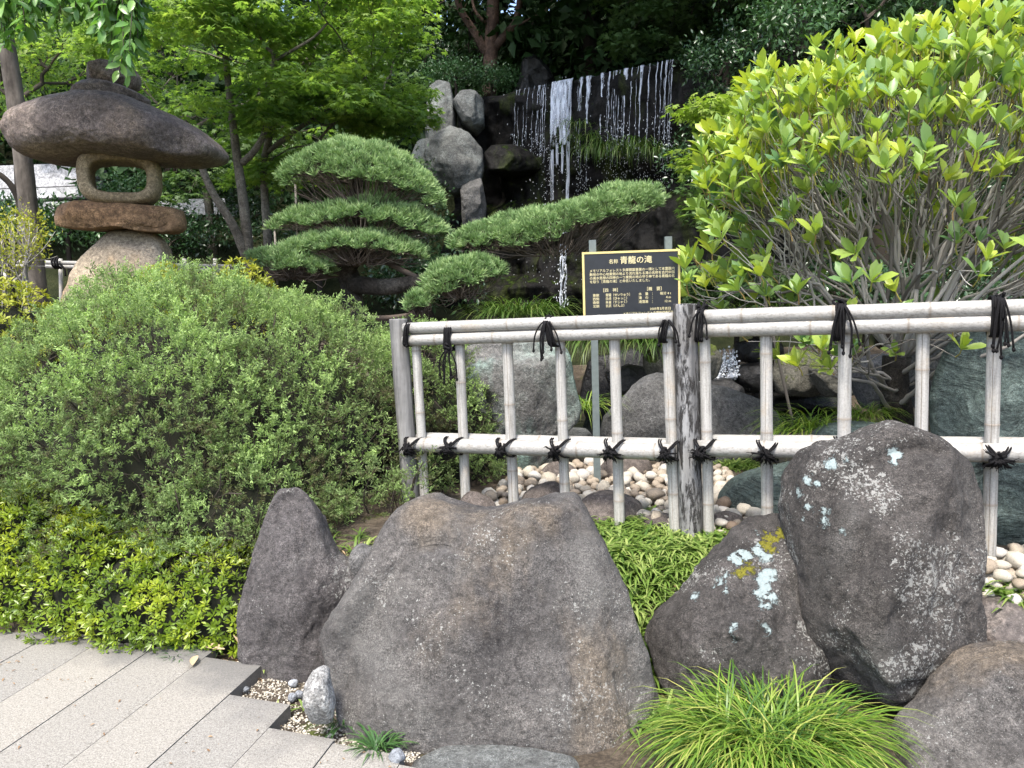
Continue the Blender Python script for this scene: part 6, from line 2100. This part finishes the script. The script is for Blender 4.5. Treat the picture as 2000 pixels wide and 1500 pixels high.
tree('maple_tree', 'deeper green maple standing in the shade behind the forked maple', 'maple', G(*at(420, 500, 12)[:2]),
     [([at(415, 560, 12) - A(0, 0, .6), at(410, 420, 12), at(380, 250, 12)], 0.09, 0.04)],
     [bl(330, 260, 12, 170, 90, 1.0), bl(500, 330, 12, 150, 80, 0.9), bl(650, 330, 12, 170, 100, 1.0), bl(420, 130, 12.4, 260, 120, 1.2), bl(700, 160, 12.2, 150, 110, 1.0), bl(380, 380, 11.6, 70, 50, .6)],
     480, 26, 0.26, 0.03, 0.085, T_map, M['maple_dark'], M['bark_maple'], 403)
# weeping cherry whose sprays hang over the lantern
r = np.random.default_rng(411)
CY = 6.2
ch = thing('weeping_cherry', 'weeping cherry with drooping glossy leaf sprays hanging over the lantern top', 'cherry tree', G(*at(72, 560, 7.8)[:2]))
tb = B()
tr_pts = [at(78, 620, 7.8) - A(0, 0, .3), at(70, 540, 7.8), at(55, 400, 7.8), at(38, 250, 7.8), at(20, 130, 7.8), at(5, 40, 7.7), at(-20, -120, 7.3)]
tube(tb, spline(tr_pts, 50), np.linspace(0.095, 0.07, 50) * (1 + 0.05 * fbm(np.c_[np.arange(50) * .5, np.zeros(50), np.zeros(50)], 2)), 14)
part('trunk', tb, M['bark_grey'], ch)
br = B()
top = at(-20, -120, 7.3)
Pc, Dc = [], []
for k in range(80):
    if k < 52:
        x, ye = r.choice([r.uniform(195, 280), r.uniform(-20, 85), r.uniform(110, 200)], p=[0.5, 0.32, 0.18]), 0
        ye = np.interp(x, [-20, 20, 70, 120, 170, 210, 240, 275, 290], [65, 70, 35, 20, 35, 75, 105, 90, 40]) + r.normal() * 14
    else:
        x = r.uniform(-60, 285)
        ye = np.interp(x, [-20, 20, 70, 120, 170, 210, 240, 275, 290], [50, 60, 30, 30, 40, 60, 80, 60, 30]) - r.uniform(20, 60)
    Y = CY + r.normal() * 0.22
    e = at(x, ye, Y)
    s = at(x - r.uniform(10, 60), -150 - r.uniform(0, 60), Y + 0.2)
    pts = spline([top, (top + s) / 2 + A(0, 0, 0.35), s, (s + e) / 2 + A(0.06, 0, 0.05), e], 40)
    tube(br, pts, np.linspace(0.02, 0.0022, 40), 4, r.random(), cap=False)
    for q in range(17, 40):
        for _ in range(2):
            Pc.append(pts[q] + r.normal(size=3) * 0.012)
            Dc.append(nrm(r.normal(size=3) * A(0.9, 0.7, 0.3) + A(0, -0.15, -0.75)))
part('branches', br, M['twig_dark'], ch)
Pc, Dc = np.array(Pc), np.array(Dc)
n = len(Pc)
leaves('leaf', 'leaves', ch, leaf_t(1, 0.40, 4, 0.18, 0.22, 0.45), Pc, frames(Dc, A(0, -0.6, 0.6) + r.normal(size=(n, 3)) * 0.6), r.uniform(0.085, 0.14, n), np.clip(r.normal(size=n) * 0.22 + 0.55, 0, 1), M['cherry'], 300)
# a dark tree with low limbs behind the cherry trunk
tree('shade_tree', 'dark trunk with low crooked limbs behind the cherry trunk', 'tree', G(*at(50, 560, 10.5)[:2]),
     [([at(55, 560, 10.5) - A(0, 0, .4), at(48, 430, 10.5), at(40, 330, 10.5), at(30, 200, 10.5)], 0.12, 0.06), ([at(50, 420, 10.5), at(20, 360, 10.4), at(-30, 320, 10.3)], 0.05, 0.03)],
     [bl(60, 220, 10.8, 110, 40, 0.6), bl(-40, 120, 10.8, 150, 120, 1.0), bl(130, 130, 10.8, 120, 90, 0.9)], 330, 26, 0.26, 0.05, 0.09, T_cam, M['maple'], M['twig_dark'], 405, horiz=False)
# evergreen shrubs closing the back
SH = [(130, 445, 11.0, 120, 50, 'dark leafy shrub behind the lantern window, under the pale steps'), (10, 440, 11.4, 100, 50, 'leafy shrub under the pale steps behind the yellow shrub'), (330, 470, 11.2, 120, 60, 'dark shrub behind the lantern base'), (620, 470, 11.6, 140, 70, 'dark shrub behind the pine pads'), (260, 400, 12.2, 90, 60, 'leafy shrub glimpsed through the lantern window'), (470, 440, 12.6, 150, 80, 'dark shrub mass behind the maple trunks'), (780, 430, 11.8, 100, 130, 'dark conifer-like shrub between the pine and the waterfall rocks'), (840, 560, 10.0, 120, 70, 'low dark shrub behind the pine trunk')]
for k, (x, y, Y, rx, ry, lb) in enumerate(SH):
    c = at(x, y, Y)
    tree('evergreen_shrub', lb, 'shrub', A(c[0], c[1], float(ground_h(c[0], c[1]))), [([A(c[0], c[1], float(ground_h(c[0], c[1])) - .1), c - A(0, 0, 0.1)], 0.05, 0.03)], [bl(x, y, Y, rx, ry, 0.7)], 190, 22, 0.17, 0.08, 0.082, T_cam,
         M['osmanthus'] if k in (0, 1, 4) else M['camellia'], M['twig_dark'], 420 + k, horiz=False, group='evergreen shrubs closing off the garden', nbranch=14, lo=0.3)
# waterfall top: red-trunked tree, low azaleas, shade trees
tree('red_trunk_tree', 'reddish trunk tree with spreading bare limbs above the waterfall', 'tree', G(*at(958, 140, 15.4)[:2]),
     [([at(956, 190, 15.4), at(958, 110, 15.4), at(962, 40, 15.4), at(965, -60, 15.4), at(960, -160, 15.4)], 0.155, 0.10), ([at(950, 105, 15.4), at(925, 60, 15.3), at(900, 20, 15.2), at(885, -30, 15.0)], 0.09, 0.05),
      ([at(960, 100, 15.4), at(985, 70, 15.3), at(1008, 40, 15.2), at(1018, -20, 15.0)], 0.09, 0.05), ([at(985, 70, 15.3), at(1020, 45, 15.2), at(1060, 25, 15.1)], 0.035, 0.015), ([at(955, 50, 15.4), at(930, 25, 15.3), at(920, -10, 15.3)], 0.04, 0.02)],
     [bl(950, -190, 15.2, 260, 150, 2.2), bl(860, 60, 15.8, 90, 80, 1.0), bl(1090, -130, 15.0, 160, 130, 2.0)], 420, 30, 0.35, 0.08, 0.13, T_cam, M['forest'], M['bark_red'], 431, horiz=False, nbranch=50)
for k, (x, y, Y, rx, ry, lb) in enumerate(((890, 150, 14.2, 70, 32, 'low shaded azalea at the top of the pale waterfall rocks'), (960, 160, 14.6, 50, 28, 'low shaded azalea at the foot of the reddish trunk'), (830, 120, 15.0, 60, 60, 'taller dark shrub behind the pale waterfall rocks'))):
    c = at(x, y, Y)
    tree('shade_azalea', lb, 'azalea', A(c[0], c[1], c[2] - ry * Y / F_PX), [([c - A(0, 0, ry * Y / F_PX + .1), c], 0.03, 0.02)], [bl(x, y, Y, rx, ry, 0.5)], 220, 20, 0.13, 0.06, 0.06, T_cam, (M['osmanthus'], M['osmanthus'], M['camellia'])[k], M['twig_dark'], 440 + k, horiz=False, nbranch=10, lo=0.3, group='shaded azaleas above the waterfall')
tree('maple_tree', 'dark green layered maple overhanging the far end of the waterfall lip', 'maple', G(3.6, 15.5), [([G(3.6, 15.5), at(1420, 0, 15), at(1380, -80, 14.6)], 0.14, 0.07)],
     [bl(1270, 40, 13.6, 80, 40, 0.9), bl(1380, 20, 13.6, 110, 60, 1.0), bl(1290, -60, 13.6, 150, 80, 1.5), bl(1250, 85, 13.4, 60, 22, .6)], 420, 26, 0.28, 0.03, 0.09, T_map, M['maple_dark'], M['twig_dark'], 451)
tree('camellia_tree', 'glossy dark camellia at the far end of the waterfall lip', 'camellia', G(3.4, 11.6), [([G(3.4, 11.6), at(1420, 200, 11.4), at(1420, 120, 11.3)], 0.08, 0.05)],
     [bl(1400, 130, 11.2, 75, 60, 0.7), bl(1470, 90, 11.4, 100, 80, 0.8), bl(1400, 220, 11.4, 60, 60, 0.5), bl(1380, 330, 11.0, 80, 80, .6)], 420, 28, 0.17, 0.09, 0.075, T_cam, M['camellia'], M['twig_dark'], 452, horiz=False, lo=0.35)
tree('osmanthus_tree', 'dense greyish evergreen tree rising behind the broad-leaved shrub', 'tree', G(4.6, 9.4), [([G(4.6, 9.4), at(1700, 200, 9.4), at(1700, 100, 9.3)], 0.12, 0.08)],
     [bl(1560, 60, 9.2, 90, 90, 0.8), bl(1700, 30, 9.3, 120, 100, 0.9), bl(1850, 20, 9.3, 130, 110, 0.9), bl(2000, 60, 9.2, 120, 130, 0.9), bl(1620, -60, 9.5, 200, 100, 1.2), bl(1900, -80, 9.5, 200, 110, 1.2), bl(1600, 190, 9.2, 90, 70, .6)], 760, 25, 0.17, 0.09, 0.085, T_cam, M['osmanthus'], M['twig_dark'], 453, horiz=False, lo=0.4)
tree('maple_tree', 'pale yellow-green young maple showing between the waterfall and the broad-leaved shrub', 'maple', G(2.6, 7.0), [([G(2.6, 7.0), at(1450, 400, 6.9), at(1400, 260, 6.8)], 0.014, 0.009)],
     [bl(1385, 230, 6.7, 40, 38, 0.25), bl(1340, 218, 6.7, 32, 10, 0.2), bl(1360, 330, 6.7, 30, 24, 0.2), bl(1420, 290, 6.8, 50, 60, 0.3), bl(1490, 190, 6.9, 60, 50, .4), bl(1330, 288, 6.7, 25, 8, .2)], 130, 18, 0.11, 0.03, 0.065, T_map, M['maple_pale'], M['twig'], 454, single=100, rtip=0.003)
for k, (x, y, Y, rx, ry, lb) in enumerate(((1480, 400, 8.2, 150, 110, 'mid-green feathery shrub behind the lower branches of the broad-leaved shrub'), (1700, 380, 8.0, 140, 150, 'leafy shrub seen through the middle of the broad-leaved shrub'), (1900, 380, 7.8, 150, 160, 'dark leafy shrub behind the outer side of the broad-leaved shrub'), (1440, 560, 7.8, 120, 50, 'low ferny shrub behind the sign beside the flaky post'), (1640, 560, 7.9, 120, 60, 'low dark shrub over the pond rocks'), (1850, 570, 7.4, 160, 70, 'low dark shrub behind the big veined rock'), (2080, 400, 7.4, 140, 220, 'shrub at the outer end of the back planting'))):
    c = at(x, y, Y)
    g0 = float(ground_h(c[0], c[1]))
    tree('evergreen_shrub', lb, 'shrub', A(c[0], c[1], g0), [([A(c[0], c[1], g0 - .1), c - A(0, 0, 0.1)], 0.04, 0.02)], [bl(x, y, Y, rx, ry, 0.5)], 240, 20, 0.14, 0.05, 0.066, T_map if k in (0, 3, 1) else T_cam, M['maple_dark'] if k in (0, 3, 1) else M['camellia'], M['twig_dark'], 460 + k, horiz=k in (0, 3, 1), nbranch=14, lo=0.25, group='shrubs behind the broad-leaved shrub')
# dark tall trees on the slope: they close the sky and shade the fall
TT = [(-0.8, 18.5, 7.5, 3.2), (1.6, 17.0, 8.2, 3.0), (4.4, 16.8, 8.5, 3.2), (2.6, 20.5, 9.5, 3.6), (-3.6, 17.5, 7.5, 3.3), (-7, 16.5, 7.0, 3.4), (7.6, 15, 8, 3.4), (0.6, 23.5, 11, 4), (5.2, 23, 11, 4), (-5, 22.5, 9.5, 4), (-10.5, 20, 8, 4), (10.5, 19, 9, 4), (8.5, 10.5, 7.5, 2.8), (-13.5, 15.5, 6.5, 2.8)]
for k, (x, y, zc, ra) in enumerate(TT):
    g0 = G(x, y)
    tree('forest_tree', 'tall dark tree in the wood on the slope behind the garden', 'tree', g0, [([g0 - A(0, 0, .2), A(x + .2, y, (g0[2] + zc) / 2), A(x, y, zc + ra * 0.3)], 0.22, 0.10)],
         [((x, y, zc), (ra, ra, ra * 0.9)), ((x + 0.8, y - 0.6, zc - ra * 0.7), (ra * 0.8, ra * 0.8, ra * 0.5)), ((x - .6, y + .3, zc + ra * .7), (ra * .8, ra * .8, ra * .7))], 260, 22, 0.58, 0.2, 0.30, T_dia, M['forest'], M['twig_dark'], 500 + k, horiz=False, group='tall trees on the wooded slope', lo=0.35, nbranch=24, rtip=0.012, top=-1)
tree('forest_tree', 'unseen broad tree added to shade the waterfall, its crown roofing over it', 'tree', G(5.6, 13.2), [([G(5.6, 13.2), A(5.2, 13.0, 5), A(3.6, 12.8, 7.4)], 0.22, 0.12)],
     [((2.6, 12.2, 8.4), (2.8, 2.4, 1.3)), ((0.6, 12.6, 8.2), (2.4, 2.2, 1.3)), ((4.6, 11.8, 8.6), (2.2, 2.2, 1.4)), ((1.6, 10.4, 8.8), (2.2, 1.6, 1.1))], 620, 26, 0.5, 0.15, 0.22, T_dia, M['forest'], M['twig_dark'], 530, horiz=False, lo=0.2, nbranch=40, rtip=0.012, top=-1)  # crown out of view, added to keep sun and sky off the rock face
# understorey on the slope, one mass
r = np.random.default_rng(540)
n = 18000
x, y = r.uniform(-16, 16, n), r.uniform(15.2, 30, n)
z = ground_h(x, y) + r.gamma(1.6, 0.32, n)
P = np.c_[x, y, z]
ok = fbm(P * 0.8, 2) > -0.35
P = P[ok]
b = B()
scatter(b, T_dia, P, frames(r.normal(size=P.shape) + A(0, -.4, .1), A(0, -0.3, 0.8) + r.normal(size=P.shape) * .5), r.uniform(0.16, 0.34, len(P)), r.random(len(P)))
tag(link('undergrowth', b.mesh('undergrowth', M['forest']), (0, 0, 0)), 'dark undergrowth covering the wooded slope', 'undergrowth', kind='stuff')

# pale concrete steps beyond the shrubs
cw = thing('concrete_steps', 'pale weathered concrete terrace steps glimpsed beside the lantern', 'steps', at(100, 380, 14.5))
for k, (y0, y1, Y) in enumerate(((318, 336, 14.9), (336, 346, 14.6), (346, 363, 14.3), (365, 385, 14.0), (388, 420, 13.7))):
    a, c = at(-200, y0 + 12, Y), at((178, 172, 166, 160, 440)[k], y0 - 1, Y)
    a2 = at(-200, y1 + 12, Y)
    b = B()
    mid = (a + c) / 2
    h = a[2] - a2[2]
    L = np.linalg.norm((c - a)[:2])
    dx = nrm((c - a))
    nn_ = nrm(np.cross(dx, A(0, 0, 1)))
    box(b, mid - A(0, 0, h / 2) - nn_ * 0.3, L, 0.6 + 0.01 * k, h * 0.97, np.stack([dx, nn_, np.cross(dx, nn_) * -1]))
    part('step', b, M['concrete'], cw, smooth=False)
